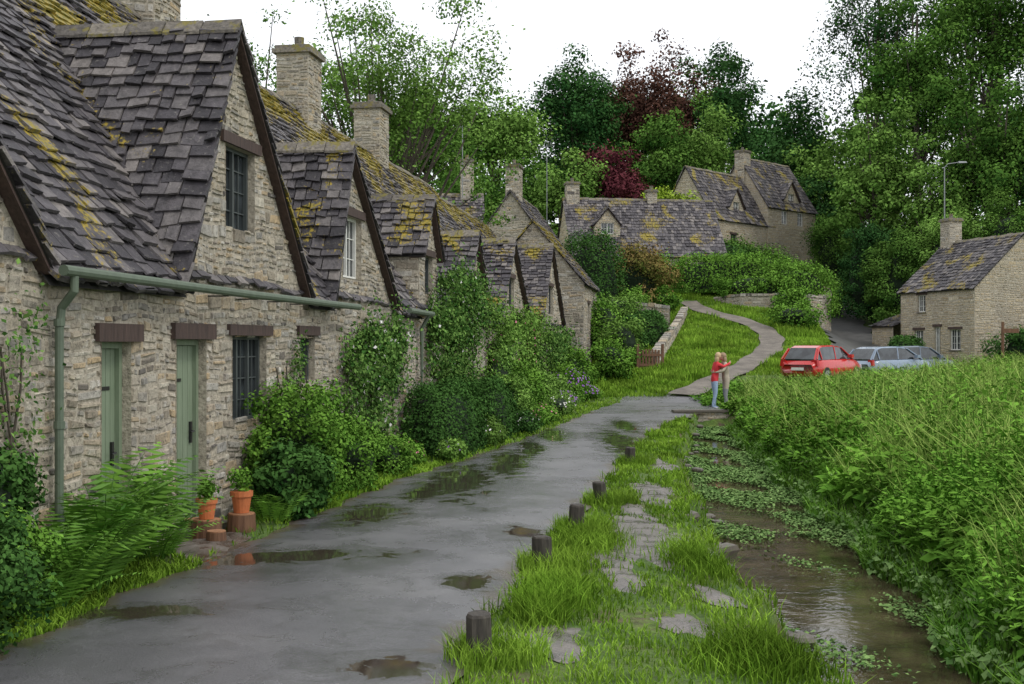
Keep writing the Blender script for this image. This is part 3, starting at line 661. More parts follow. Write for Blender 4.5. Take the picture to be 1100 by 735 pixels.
def shrub(name,x,y,rx,ry,h,mat='bush',nl=6000,size=.06,z0=None,ncl=40,boxy=False,rc=None,ang=0,flowers=None):
    z0=float(H(x,y)) if z0 is None else z0
    par=empty(name);mb=MB()
    ca,sa=math.cos(ang),math.sin(ang)
    if boxy:
        d=unit(rng.normal(size=(nl,3)));d[:,2]=np.abs(d[:,2])*1.0-.15*rng.random(nl)
        p=4.;k=(np.abs(d)**p).sum(1)**(-1/p)
        pos_=d*k[:,None]*(1+.06*rng.normal(size=nl))[:,None]
        lum=1+.06*np.sin(pos_[:,0]*7)+.06*np.sin(pos_[:,1]*9)
        pp=np.stack([pos_[:,0]*rx*lum,pos_[:,1]*ry*lum,pos_[:,2].clip(0)*h*(1+.05*np.sin(pos_[:,0]*5+pos_[:,1]*4))],1)
        nr=d+.6*rng.normal(size=(nl,3))
        s=size*rng.uniform(.6,1.3,nl);tone=.5+.5*np.sin(pp[:,0]*5)*np.sin(pp[:,1]*4)
        C=np.stack([x+pp[:,0]*ca-pp[:,1]*sa,y+pp[:,0]*sa+pp[:,1]*ca,z0+pp[:,2]],1)
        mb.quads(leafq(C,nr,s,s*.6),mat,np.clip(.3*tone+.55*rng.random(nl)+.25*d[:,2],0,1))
        cr_=.86
    else:
        rc=rc or min(rx,ry)*.32
        crown(mb,(x,y,z0+h*.48),(rx-rc*.4,ry-rc*.4,h*.52-rc*.3),int(ncl*1.4),nl,rc,size,mat,zcut=-.9,squash=.9,fill=.3)
        cr_=.58
    if flowers:
        fm,nf_,fs=flowers;d=unit(rng.normal(size=(nf_,3)));d[:,2]=np.abs(d[:,2])
        C=np.array([x,y,z0+h*.45])+d*np.array([rx,ry,h*.55]);mb.quads(leafq(C,d,fs,fs),fm)
    mb.finish('leaves',par)
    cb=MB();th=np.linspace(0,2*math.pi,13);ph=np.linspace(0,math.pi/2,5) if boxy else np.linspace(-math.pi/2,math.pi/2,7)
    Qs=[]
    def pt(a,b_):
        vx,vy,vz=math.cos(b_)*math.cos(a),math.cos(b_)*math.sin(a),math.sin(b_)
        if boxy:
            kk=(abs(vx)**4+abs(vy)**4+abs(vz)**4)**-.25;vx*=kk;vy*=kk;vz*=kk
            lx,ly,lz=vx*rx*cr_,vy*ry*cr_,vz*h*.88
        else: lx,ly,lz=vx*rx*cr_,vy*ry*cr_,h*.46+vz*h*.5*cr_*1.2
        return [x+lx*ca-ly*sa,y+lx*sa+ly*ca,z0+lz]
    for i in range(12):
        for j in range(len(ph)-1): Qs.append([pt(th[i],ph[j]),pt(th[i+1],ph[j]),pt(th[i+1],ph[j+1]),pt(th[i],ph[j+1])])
    cb.quads(Qs,'core');cb.finish('inner_shade_core',par)  # solid near-black core, shade inside the leaves put in as colour; blocks see-through
    return par
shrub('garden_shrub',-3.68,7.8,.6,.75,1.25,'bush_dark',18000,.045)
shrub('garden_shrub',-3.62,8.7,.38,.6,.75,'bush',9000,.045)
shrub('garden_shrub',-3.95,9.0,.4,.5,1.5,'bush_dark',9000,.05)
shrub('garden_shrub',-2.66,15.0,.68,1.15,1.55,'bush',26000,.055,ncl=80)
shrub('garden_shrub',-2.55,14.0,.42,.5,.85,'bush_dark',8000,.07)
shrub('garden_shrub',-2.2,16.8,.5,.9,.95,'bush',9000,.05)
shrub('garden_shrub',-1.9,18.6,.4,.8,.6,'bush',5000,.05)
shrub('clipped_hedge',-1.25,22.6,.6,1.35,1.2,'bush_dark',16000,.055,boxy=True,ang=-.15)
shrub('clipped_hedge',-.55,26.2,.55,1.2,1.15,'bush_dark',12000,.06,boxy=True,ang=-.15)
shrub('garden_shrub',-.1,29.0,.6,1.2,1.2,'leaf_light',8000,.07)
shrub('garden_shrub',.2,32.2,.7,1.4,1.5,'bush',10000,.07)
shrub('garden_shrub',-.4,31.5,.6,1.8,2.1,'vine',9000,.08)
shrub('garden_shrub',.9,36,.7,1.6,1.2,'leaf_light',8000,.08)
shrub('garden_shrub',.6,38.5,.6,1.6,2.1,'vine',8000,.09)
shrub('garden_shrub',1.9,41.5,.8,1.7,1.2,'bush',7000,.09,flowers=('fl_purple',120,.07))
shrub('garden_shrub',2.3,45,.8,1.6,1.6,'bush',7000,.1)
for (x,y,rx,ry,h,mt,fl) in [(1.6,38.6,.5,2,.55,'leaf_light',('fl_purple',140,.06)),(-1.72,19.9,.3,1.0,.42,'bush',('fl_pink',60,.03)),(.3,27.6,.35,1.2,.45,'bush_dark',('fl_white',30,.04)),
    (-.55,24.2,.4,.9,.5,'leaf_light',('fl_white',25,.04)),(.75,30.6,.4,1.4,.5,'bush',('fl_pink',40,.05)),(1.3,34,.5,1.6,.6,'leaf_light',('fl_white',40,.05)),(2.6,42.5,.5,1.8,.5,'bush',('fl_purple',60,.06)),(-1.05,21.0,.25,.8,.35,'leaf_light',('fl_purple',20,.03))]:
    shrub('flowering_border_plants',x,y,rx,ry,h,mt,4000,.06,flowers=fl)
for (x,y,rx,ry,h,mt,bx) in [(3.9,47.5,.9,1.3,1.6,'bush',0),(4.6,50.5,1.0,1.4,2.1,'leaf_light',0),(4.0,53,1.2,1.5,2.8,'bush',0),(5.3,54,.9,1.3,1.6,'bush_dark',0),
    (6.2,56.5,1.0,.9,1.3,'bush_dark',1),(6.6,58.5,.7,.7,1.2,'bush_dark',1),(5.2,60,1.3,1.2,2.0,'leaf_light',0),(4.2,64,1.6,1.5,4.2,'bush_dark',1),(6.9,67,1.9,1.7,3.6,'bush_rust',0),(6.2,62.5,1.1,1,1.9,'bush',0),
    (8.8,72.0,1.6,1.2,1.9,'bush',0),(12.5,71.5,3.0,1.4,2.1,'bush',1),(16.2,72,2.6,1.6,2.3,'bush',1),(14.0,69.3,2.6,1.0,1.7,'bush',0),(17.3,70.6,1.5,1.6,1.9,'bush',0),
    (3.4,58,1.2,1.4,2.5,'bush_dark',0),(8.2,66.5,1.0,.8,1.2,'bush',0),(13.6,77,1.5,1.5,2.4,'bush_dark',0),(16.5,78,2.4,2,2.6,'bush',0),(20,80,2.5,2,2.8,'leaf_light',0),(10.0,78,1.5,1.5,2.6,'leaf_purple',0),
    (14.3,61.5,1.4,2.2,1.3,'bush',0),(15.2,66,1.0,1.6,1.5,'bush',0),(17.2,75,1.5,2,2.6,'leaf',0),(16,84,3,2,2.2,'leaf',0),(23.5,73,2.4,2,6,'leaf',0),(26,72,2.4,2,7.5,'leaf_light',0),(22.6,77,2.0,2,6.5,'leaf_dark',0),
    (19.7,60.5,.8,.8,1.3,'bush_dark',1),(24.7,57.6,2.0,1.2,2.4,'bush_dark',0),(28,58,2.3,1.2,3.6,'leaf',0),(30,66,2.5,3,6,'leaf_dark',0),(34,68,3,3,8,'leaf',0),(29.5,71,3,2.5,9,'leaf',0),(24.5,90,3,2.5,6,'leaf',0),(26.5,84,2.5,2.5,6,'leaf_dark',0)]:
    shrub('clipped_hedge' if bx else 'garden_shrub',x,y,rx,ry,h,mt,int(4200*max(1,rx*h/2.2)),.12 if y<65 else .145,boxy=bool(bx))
def climber(name,a0,a1,z0,z1,thick,nl,size,mat,seed,flow=None,k=40):
    r_=np.random.default_rng(seed);mb=MB()
    ca=r_.uniform(a0,a1,k);cz=z0+(z1-z0)*r_.random(k)**.8;cr_=r_.uniform(.18,.5,k)*min(1,(z1-z0)/2)
    i=r_.integers(k,size=nl);g=r_.normal(size=(nl,2))*.5
    a=ca[i]+g[:,0]*cr_[i];z=np.clip(cz[i]+g[:,1]*cr_[i]*1.3,.05,None);n=.04+np.abs(r_.normal(size=nl))*thick*.5
    nr=row.N+.7*r_.normal(size=(nl,3))+[0,0,.3];s=size*r_.uniform(.6,1.3,nl)
    mb.quads(leafq(row.P(a,n,z),nr,s,s*.65),mat)
    if flow:
        j=r_.integers(nl,size=flow[1]);mb.quads(leafq(row.P(a[j],n[j]+.05,z[j]),np.tile(row.N,(len(j),1))+.5*r_.normal(size=(len(j),3)),flow[2],flow[2]),flow[0])
    for _ in range(8):
        a=r_.uniform(a0,a1);t=np.linspace(0,1,7)
        mb.tube(row.P(a+.15*np.sin(t*5+_)+t*r_.uniform(-.5,.5),.05+0*t,t*z1*.9),np.linspace(.022,.008,7),'bark',5)
    return mb.finish(name)
climber('climbing_rose',17.9*q,21.2*q,.1,2.35,.35,10000,.07,'vine',1,('fl_white',110,.07),34)
climber('climbing_vine',23.6*q,29*q,.8,3.5,.45,16000,.08,'vine',2,('fl_white',70,.07))
climber('climbing_rose',30*q,40*q,.5,2.9,.5,12000,.09,'leaf_light',3,('fl_pink',90,.08))
climber('climbing_rose',8.6*q,9.7*q,.6,2.2,.15,900,.05,'vine',5)
climber('climbing_vine',41*q,48*q,.3,2.4,.6,6000,.11,'vine',6)
climber('climbing_rose',15.4*q,16.2*q,.9,1.9,.12,700,.05,'vine',9,None,8)
def fern(name,x,y,nf,L,mat='fern'):
    mb=MB();z0=float(H(x,y))
    for i in range(nf):
        az=U_(0,2*math.pi);ln=L*U_(.6,1.08);el=U_(.85,1.45)
        t=np.linspace(0,1,20);out=np.array([math.cos(az),math.sin(az),0.])
        hor=ln*(t*math.cos(el)+.30*t**2.6);ver=ln*(t*math.sin(el)-.26*t**3)
        p=np.array([x,y,z0])+out*hor[:,None]+np.array([0,0,1.])*ver[:,None]+out*U_(0,.22)
        tg=unit(np.gradient(p,axis=0));side=np.cross(out,[0,0,1.])
        mb.tube(p[::4],np.linspace(.007,.003,len(p[::4])),mat,4,.2)
        tt=t[3:];w=.24*ln*np.sin(np.clip(tt*1.02,0,1)*math.pi*.93+.16)**.8+.01
        fr_=random.random()
        for sg in (-1,1):
            T=sg*side+.35*tg[3:]-[0,0,.15];T=unit(T)
            c=p[3:]+T*(w/2)[:,None]
            nr=np.cross(tg[3:],T)*sg+.15*rng.normal(size=c.shape)
            mb.quads(leafq(c,nr,w,np.full(len(w),.029*ln),T,.05),mat,np.clip(fr_*.85+.2*rng.random(len(w)),0,1))
    return mb.finish(name)
fern('fern',-3.5,10.4,42,1.4);fern('fern',-3.4,9.6,34,1.2);fern('fern',-3.3,11.2,26,.85);fern('fern',-3.45,8.9,22,.85)
fern('fern',-2.65,13.6,20,.6);fern('fern',-1.0,24.6,30,.9)
def grass(mb,x,y,h,w,mat='grass',z=None,lean=.35):
    n=len(x);z=H(x,y) if z is None else z
    b=np.stack([x,y,z],1);az=rng.random(n)*2*math.pi;d=np.stack([np.cos(az),np.sin(az),0*az],1)
    la=rng.random(n)*2*math.pi;ld=np.stack([np.cos(la),np.sin(la),0*la],1)*(lean*rng.random(n)*h)[:,None]
    up=np.array([0,0,1.]);w=np.broadcast_to(w,(n,))
    m_=b+ld*.35+up*(h*.6)[:,None];t_=b+ld*1.15+up*h[:,None];r=rng.random(n)
    tone=.5+.5*np.sin(x*2.3+1)*np.sin(y*1.9);r=np.clip(.5*r+.5*tone,0,1)
    W=d*w[:,None]/2
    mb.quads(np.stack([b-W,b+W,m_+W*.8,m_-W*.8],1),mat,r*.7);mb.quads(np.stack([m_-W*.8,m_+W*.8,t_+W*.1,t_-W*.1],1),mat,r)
def inpatch(x,y):
    o=np.zeros(len(x),bool)
    for cx,cy,rx,ry,a in PATCH: o|=((x-cx)/(rx*.95))**2+((y-cy)/(ry*.95))**2<1+.5*np.sin(x*17+y*9)
    return o
mb=MB()
n=190000;y=3+33*rng.random(n)**1.5;x=rng.uniform(-.6,7,n)
k=(x>rr(y)-.04*rng.random(n)+.06*np.sin(y*9))&(x<xl(y)+.05)&(~inpatch(x,y)|(rng.random(n)<.05))
k&=(np.sin(x*6.1+y*1.3)+np.sin(y*2.3-x*3)+.6*np.sin(x*13+y*5)+rng.random(n)*2.0>-.45)
x,y=x[k],y[k];tall=np.clip(.2+.6*np.sin(x*3.7+2)*np.sin(y*1.7+.5)+.4*np.sin(x*9+y*3),0,1)
eg=np.minimum(np.abs(x-rr(y)),np.abs(x-xl(y)));te=np.exp(-(eg/.22)**2)*(.35+.65*(np.sin(y*2.2)>-.2))
h=.028+.04*rng.random(len(x))+.11*np.maximum(tall*.8,te)*rng.random(len(x))
grass(mb,x,y,h,.006+.0006*y,lean=.9)
POSTS=[(-.2,7.6),(.27,10.74),(.68,12.9),(1.12,15.1),(1.95,20.0)]
for px,py in POSTS:
    n=900;a=rng.random(n)*6.28;r=.12+.22*rng.random(n);grass(mb,px+.1+r*np.cos(a),py+r*np.sin(a)+.06,.08+.13*rng.random(n),.008,lean=.8)
for cx,cy,rx,ry in [(.75,12.0,.3,.5),(.35,9.6,.22,.5),(.2,8.9,.15,.4),(1.7,11,.25,.8),(1.6,7.6,.3,.4)]:
    n=2200;grass(mb,cx+rx*rng.normal(size=n)*.6,cy+ry*rng.normal(size=n)*.6,.07+.13*rng.random(n),.009,lean=.9)
n=52000;y=5+40*rng.random(n)**1.2;fx=-5.4+.154*y;x=fx+(rl(y)+.06-fx)*rng.random(n)**.7
k=~inpatch(x,y)&(x<rl(y)+.05*rng.random(n))&~((y>11.6)&(y<13.6)&(rng.random(n)<.85))&~((y>20)&(rng.random(n)<.75));x,y=x[k],y[k];grass(mb,x,y,.025+.07*rng.random(len(x)),.008+.0006*y,lean=.9)
mb.finish('verge_grass')
mb=MB()
n=130000;y=rng.uniform(42.5,74,n);x=rng.uniform(2,20,n)
pp=np.array(PATH);dm=np.full(n,99.)
for a_,b_ in zip(pp[:-1],pp[1:]):
    d=b_-a_;t=np.clip(((x-a_[0])*d[0]+(y-a_[1])*d[1])/(d@d),0,1);dm=np.minimum(dm,np.hypot(x-a_[0]-t*d[0],y-a_[1]-t*d[1]))
ln=np.abs(x-np.interp(y,[43,50,56,64,74],[13,15.2,16.6,18.3,20.3]))
k=(dm>.5+.25*rng.random(n))&(ln>1.8)&~((x>8)&(y<48));x,y=x[k],y[k];tl=(np.sin(x*1.1+y*.4)+np.sin(y*.9-x*.6)>.7);grass(mb,x,y,.05+.13*rng.random(len(x))+.25*tl*rng.random(len(x)),.05)
mb.finish('hillside_grass')
mb=MB()
def stems(n,ymin,ymax,xmaxf,hm,lf,Lf,pw=1.0):
    y=ymin+(ymax-ymin)*rng.random(n)**pw;x0=xr(y)+.02;x=x0+(xmaxf(y)-x0)*rng.random(n)**1.15
    hmod=.5+.3*np.sin(x*1.3+1)*np.sin(y*.9)+.2*np.sin(x*3.1+y*2.2)
    h=hm*(.42+.42*hmod+.5*rng.random(n)**1.8)*(.35+.65*sm(0,1.3,x-x0))*(1-.25*sm(20,38,y))
    z=H(x,y);la=rng.random(n)*6.28;lean=np.stack([np.cos(la),np.sin(la)],1)*(.28*h*rng.random(n))[:,None]
    base=np.stack([x,y,z],1);top=base+np.stack([lean[:,0]-.2*h*(x-x0<.6),lean[:,1],h],1)
    W=np.stack([np.cos(la+1.5),np.sin(la+1.5),0*la],1)*.006
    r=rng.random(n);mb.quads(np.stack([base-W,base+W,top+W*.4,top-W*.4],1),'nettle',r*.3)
    patch=(np.sin(x*.9+y*.6)+np.sin(y*1.4-x*.5)+2)/4
    big=np.where(np.sin(x*2.1+y*1.1)+np.sin(y*1.7-x*1.3)>.9,1.6,1.0);nar=rng.uniform(.2,.55,n)
    for j in range(lf):
        t=.15+.85*(j+.5)/lf+rng.uniform(-.04,.04,n);az=la+j*2.4+rng.normal(size=n)*.3
        out=np.stack([np.cos(az),np.sin(az),rng.uniform(-.7,.6,n)],1)
        L=Lf*big*(1.2-.65*t)*rng.uniform(.6,1.35,n);p=base+(top-base)*t[:,None]+out*(L/2+.005)[:,None]
        nr=np.array([0,0,1.])+.5*rng.normal(size=(n,3))
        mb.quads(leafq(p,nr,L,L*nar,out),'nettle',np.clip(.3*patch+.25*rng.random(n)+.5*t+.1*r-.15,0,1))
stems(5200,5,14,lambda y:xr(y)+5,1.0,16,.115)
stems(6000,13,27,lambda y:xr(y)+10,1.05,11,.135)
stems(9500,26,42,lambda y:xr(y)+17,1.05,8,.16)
n=42000;y=5+36*rng.random(n)**1.2;x=xr(y)+.1+(3+y*.42)*rng.random(n)
k=(np.sin(x*1.7+y*.8)+np.sin(y*1.1-x*1.9)+rng.random(n)>.0);x,y=x[k],y[k];n=len(x)
grass(mb,x,y,(.6+.7*rng.random(n))*(.4+.6*sm(0,1.2,x-xr(y)))*(1-.2*sm(20,38,y)),.006+.0007*y,'tallgrass',lean=.9)
mb.finish('bank_plants')
mb=MB()
n=20000;y=5+28*rng.random(n)**1.2;x=xr(y)+rng.uniform(-.25,.4,n);grass(mb,x,y,.08+.22*rng.random(n),.012+.0006*y,'nettle',np.maximum(H(x,y),-.34),.9)
n=9000;y=5+28*rng.random(n)**1.2;x=xr(y)+rng.uniform(-.3,.3,n);z=np.maximum(H(x,y),-.34)+.22*rng.random(n);s=.07*rng.uniform(.5,1.4,n)
mb.quads(leafq(np.stack([x,y,z],1),np.array([-.4,-.2,1.])+.5*rng.normal(size=(n,3)),s,s*.7),'cress')
mb.finish('waterside_plants')
mb=MB()
n=75000;y=4.5+29*rng.random(n)**1.25;t=rng.random(n);x=xl(y)+(xr(y)-xl(y))*t
f=np.sin(y*1.1+3*np.sin(y*.35))+np.sin(x*5.0+y*.9)+.7*np.sin(y*3.1+x*2)+1.1*(y>17)+.9*(t>.72)+1.0*(t<.12)-.3*(y<12)
k=f+rng.normal(size=n)*.35>.7;x,y=x[k],y[k];n=len(x)
C=np.stack([x,y,-.33+.03*rng.random(n)+.03*rng.random(n)],1);s=(.028+.0011*y)*rng.uniform(.6,1.4,n)
mb.quads(leafq(C,np.array([0,0,1.])+.35*rng.normal(size=(n,3)),s,s*.8),'cress');mb.finish('watercress')
# ------------------------------------------------------------------ stones, walls
M['wetrock']=plain('wet_dark_rock',(.11,.095,.075),.5,0,.5,14)
def rock(mb,x,y,z,sx,sy,sz,mat='wetrock'):
    th=np.linspace(0,2*math.pi,10)[:-1];j=rng.uniform(.75,1.2,9);a=U_(0,3)
    rings=[]
    for zz,k in ((-.5,.8),(0,1.0),(.35,.85),(.5,.45)):
        jj=j*k*rng.uniform(.93,1.05,9);u=np.cos(th)*sx*jj;v=np.sin(th)*sy*jj
        rings.append(np.stack([x+u*math.cos(a)-v*math.sin(a),y+u*math.sin(a)+v*math.cos(a),np.full(9,z+zz*sz)],1))
    Qs=[];r=random.random()
    for i in range(3):
        for m_ in range(9): k=(m_+1)%9;Qs.append([rings[i][m_],rings[i][k],rings[i+1][k],rings[i+1][m_]])
    c=rings[3].mean(0)
    for m_ in range(0,9,2): Qs.append([c,rings[3][m_],rings[3][(m_+1)%9],rings[3][(m_+2)%9]])
    mb.quads(Qs,mat,np.full(len(Qs),r))
mb=MB()
for i in range(46):
    y=5+28*random.random()**.8;x=float(xl(y))+U_(-.02,.22);s=U_(.04,.13);rock(mb,x,y,-.32+U_(0,.1),s*1.4,s,s*.9)
for x,y in [(2.2,15.4),(2.3,16.1),(2.12,14.6),(2.1,12.2),(1.95,9.9)]: rock(mb,x,y,-.08,.22,.14,.14)
mb.finish('stream_bank_stones')
fB=Frame((4.6,34.45),math.radians(2))
mb=MB();wall(mb,lambda u,v,h:fB.P(u,h,v),[(0,-.6),(2.4,-.6),(2.4,.06),(0,.06)],[],1.2);fB.box(mb,0,2.4,-.4,.05,.06,.12,'wetrock')
mb.finish('stone_culvert_wall')
def drywall(name,pts,h0,top,th=.4,k=1.4):
    mb=MB();pts=np.array(pts,float)
    for a,b_ in zip(pts[:-1],pts[1:]):
        L=np.hypot(*(b_[:2]-a[:2]));an=math.atan2(b_[1]-a[1],b_[0]-a[0]);fr=Frame(a[:2],an)
        za,zb_=a[2],b_[2]
        wall(mb,lambda u,v,h:fr.P(u,h,v+za+(zb_-za)*u/L),[(0,-h0),(L,-h0),(L,0),(0,0)],[],k)
        wall(mb,lambda u,v,h:fr.P(u,-th-h,v+za+(zb_-za)*u/L),[(0,-h0),(L,-h0),(L,0),(0,0)],[],k)
        mb.quads([[fr.P(0,0,za-h0),fr.P(0,-th,za-h0),fr.P(0,-th,za),fr.P(0,0,za)]],'stone')
        n=max(1,int(L/.3))
        C=[]
        for i in range(n):
            u0,u1=L*i/n+.01,L*(i+1)/n-.01;A=[];o=U_(0,.05)
            for zz in (-.01,top*U_(.6,1.3)):
                for u,nn in ((u0,.03+o),(u1,.03+o),(u1,-th-.03),(u0,-th-.03)): A.append(fr.P(u,nn,zz+za+(zb_-za)*u/L))
            C.append(A)
        mb.box8(np.array(C),'stone')
    return mb.finish(name)
drywall('retaining_stone_wall',[(11.6,69.5,4.6),(12.8,67.9,4.7),(14.6,67.2,4.7),(16.2,67.5,4.7),(17.6,68.6,4.6),(18.6,70.6,4.8),(19.2,73.5,5.4)],3.4,.12)
drywall('garden_stone_wall',[(6.0,50,1.6),(6.8,53.5,2.1),(7.6,57,2.6),(8.5,61,3.2),(9.4,65,3.9)],1.4,.12,.25)
drywall('garden_stone_wall',[(4.2,62,4.2),(6.2,61.5,4.0),(7.9,61.0,3.8)],1.5,.15)
mb=MB();fr=Frame((5.2,49.6),.1)
for i in range(7): fr.box(mb,i*.13,i*.13+.08,0,.03,.9,1.75+.05*math.sin(i*.5),'log')
fr.box(mb,-.1,0,-.03,.06,.7,2.0,'log');fr.box(mb,.93,1.03,-.03,.06,.7,2.0,'log');fr.box(mb,0,.93,.031,.06,1.1,1.2,'log');fr.box(mb,0,.93,.031,.06,1.5,1.6,'log')
mb.finish('garden_gate')
# ------------------------------------------------------------------ bollard posts
for px,py in POSTS:
    mb=MB();w=.078;h=.3+U_(-.02,.04);a=U_(-.3,.5);th=a+np.arange(8)*math.pi/4+math.pi/8
    tl=rng.normal(size=2)*.015
    rr_=np.full(8,w*1.12)*rng.uniform(.93,1.05,8)
    rings=[]
    for z,k in ((-.2,1.02),(.0,1.02),(h*.5,1.0),(h-.02,.98),(h,.86)):
        rings.append(np.stack([px+tl[0]*z/h+np.cos(th)*rr_*k,py+tl[1]*z/h+np.sin(th)*rr_*k,z+rng.uniform(-.006,.006,8)],1))
    Qs=[]
    for i in range(4):
        for m_ in range(8): k=(m_+1)%8;Qs.append([rings[i][m_],rings[i][k],rings[i+1][k],rings[i+1][m_]])
    c=rings[4].mean(0)
    for m_ in range(0,8,2): Qs.append([c,rings[4][m_],rings[4][(m_+1)%8],rings[4][(m_+2)%8]])
    mb.quads(Qs,'post',np.full(len(Qs),.5));mb.finish('wooden_bollard')
# ------------------------------------------------------------------ pots and logs
def pot(x,y,z,s=1.):
    par=empty('terracotta_plant_pot');mb=MB();c=np.array([x,y,z])
    mb.tube([c,c+[0,0,.15*s],c+[0,0,.152*s],c+[0,0,.2*s],c+[0,0,.201*s],c+[0,0,.17*s]],np.array([.07,.093,.105,.108,.09,.088])*s,'terracotta',16)
    mb.finish('pot',par)
    m2=MB();crown(m2,(x,y,z+.3*s),(.1,.1,.1),14,500,.06,.04,'bush');n=60;m2.quads(leafq(np.array([x,y,z+.24])+rng.normal(size=(n,3))*[.04,.04,.04],rng.normal(size=(n,3)),.08,.03),'bush');m2.finish('plant',par)
def logs(x,y,r,h):
    mb=MB();c=np.array([x,y,0.]);mb.tube([c-[0,0,.05],c+[0,0,h*.5],c+[0,0,h-.01]],[r*1.05,r,r*.98],'log',14);mb.tube([c+[0,0,h-.012],c+[0,0,h+.002]],[r*.93,r*.93],'logtop',14);mb.finish('log_stump')
logs(-3.14,12.45,.15,.2);logs(-2.9,12.98,.15,.19);logs(-3.33,12.75,.13,.16);logs(-2.98,12.2,.1,.12)
pot(-3.14,12.45,.205,1.05);pot(-2.9,12.98,.195,1.15)
# ------------------------------------------------------------------ car
def paint(name,col):
    m,nt,b=newmat(name);b.inputs['Base Color'].default_value=(*col,1);b.inputs['Roughness'].default_value=.25;b.inputs['Coat Weight'].default_value=.6
    n=noise(nt,30);nt.links.new(ramp(nt,n,[(.3,.2),(.7,.32)]),b.inputs['Roughness']);return m
M['red']=paint('red_car_paint',(.5,.015,.012));M['silver']=paint('silver_blue_car_paint',(.2,.26,.34));M['dkcar']=paint('grey_car_paint',(.1,.13,.17))
M['rubber']=plain('tyre_rubber',(.02,.02,.02),.8);M['alloy']=plain('alloy_wheel',(.4,.4,.42),.35,.8);M['carglass']=M['glass']
M['galv']=plain('galvanised_steel',(.25,.26,.27),.5,.5)
M['lampred']=plain('tail_lamp',(.4,.01,.01),.2);M['lampw']=plain('head_lamp',(.7,.7,.72),.15)
def car(name,x,y,yaw,body,roofh=1.46,zo=0):
    z=float(H(x,y))+zo;par=empty(name);ca,sa=math.cos(yaw),math.sin(yaw)
    Wd=lambda a,b_,c:np.array([x+a*ca-b_*sa,y+a*sa+b_*ca,z+c])
    def loft(st,mats):
        mb=MB();rings=[[Wd(s[0],p[0],p[1]) for p in s[1]] for s in st];n=len(rings[0])
        for i in range(len(rings)-1):
            for j in range(n):
                k=(j+1)%n;mb.quads([[rings[i][j],rings[i][k],rings[i+1][k],rings[i+1][j]]],mats(i,j))
        for e in (0,-1):
            r=rings[e]
            for j in range(n//2-1): mb.quads([[r[j],r[j+1],r[n-2-j],r[n-1-j]]],mats(e,0))
        return mb
    def sec(X,hw,zb,zt): return (X,[(hw*.86,zb),(hw,zb+.14),(hw*1.0,(zb+zt)/2),(hw*.96,zt-.1),(hw*.86,zt),(-hw*.86,zt),(-hw*.96,zt-.1),(-hw,(zb+zt)/2),(-hw,zb+.14),(-hw*.86,zb)])
    st=[sec(-1.96,.66,.4,.72),sec(-1.88,.78,.28,.86),sec(-1.4,.83,.24,.92),sec(-.4,.85,.22,.93),sec(.5,.85,.22,.94),sec(1.1,.84,.24,.92),sec(1.6,.8,.26,.82),sec(1.88,.72,.28,.7),sec(1.98,.6,.36,.58)]
    loft(st,lambda i,j:body).finish('body_shell',par,True)
    def cab(X,hb,ht,zb,zt): return (X,[(hb,zb),(ht,zt-.05),(ht-.08,zt),(-(ht-.08),zt),(-ht,zt-.05),(-hb,zb)])
    st2=[cab(-1.86,.72,.7,.88,.93),cab(-1.5,.74,.62,.9,roofh-.1),cab(-1.2,.75,.62,.9,roofh-.02),cab(-.3,.76,.63,.92,roofh),cab(.25,.76,.62,.93,roofh-.05),cab(1.12,.74,.7,.9,.94)]
    def cm(i,j):
        if i in (0,4) and j in (2,): return 'carglass'
        if j in (0,4): return 'carglass'
        return body
    loft(st2,cm).finish('cabin',par)
    mb=MB()
    for sg in (-1,1):
        for xa,xb,zt in ((-1.45,-1.5,roofh-.12),(-.35,-.3,roofh-.05),(.3,1.08,roofh-.08),(-1.84,-1.5,roofh-.12)):
            mb.tube([Wd(xb if xa>.2 else xa,sg*.755,.92),Wd(.27 if xa>.2 else xb,sg*.635,zt)],.028,body,6)
        for X in (-1.22,1.22):
            mb.tube([Wd(X,sg*.7,.31),Wd(X,sg*.86,.31)],.31,'rubber',20);mb.tube([Wd(X,sg*.861,.31),Wd(X,sg*.872,.31)],.2,'alloy',14)
        mb.box8([[Wd(a,sg*b_,c) for a,b_,c in ((.55,.8,.98),(.75,.8,.98),(.75,.98,.98),(.55,.98,.98),(.55,.8,1.1),(.72,.8,1.1),(.72,.98,1.1),(.55,.98,1.1))]],body)
        mb.box8([[Wd(a,sg*b_,c) for a,b_,c in ((-1.93,.55,.66),(-1.8,.55,.66),(-1.8,.83,.66),(-1.9,.8,.66),(-1.9,.55,.9),(-1.8,.55,.9),(-1.8,.8,.9),(-1.88,.76,.9))]],'lampred')
        mb.box8([[Wd(a,sg*b_,c) for a,b_,c in ((1.7,.45,.55),(1.96,.45,.55),(1.9,.74,.55),(1.7,.79,.55),(1.7,.45,.68),(1.9,.45,.68),(1.84,.74,.7),(1.7,.79,.7))]],'lampw')
    mb.box8([[Wd(a,b_,c) for a,b_,c in ((-1.985,-.26,.5),(-1.96,-.26,.5),(-1.96,.26,.5),(-1.985,.26,.5),(-1.985,-.26,.61),(-1.96,-.26,.61),(-1.96,.26,.61),(-1.985,.26,.61))]],'white')
    mb.finish('wheels_lights_trim',par)
car('parked_car',12.2,47.6,math.radians(48),'red')
car('parked_car',16.1,51.5,math.radians(30),'silver');car('parked_car',17.8,53.5,math.radians(24),'dkcar',1.5)
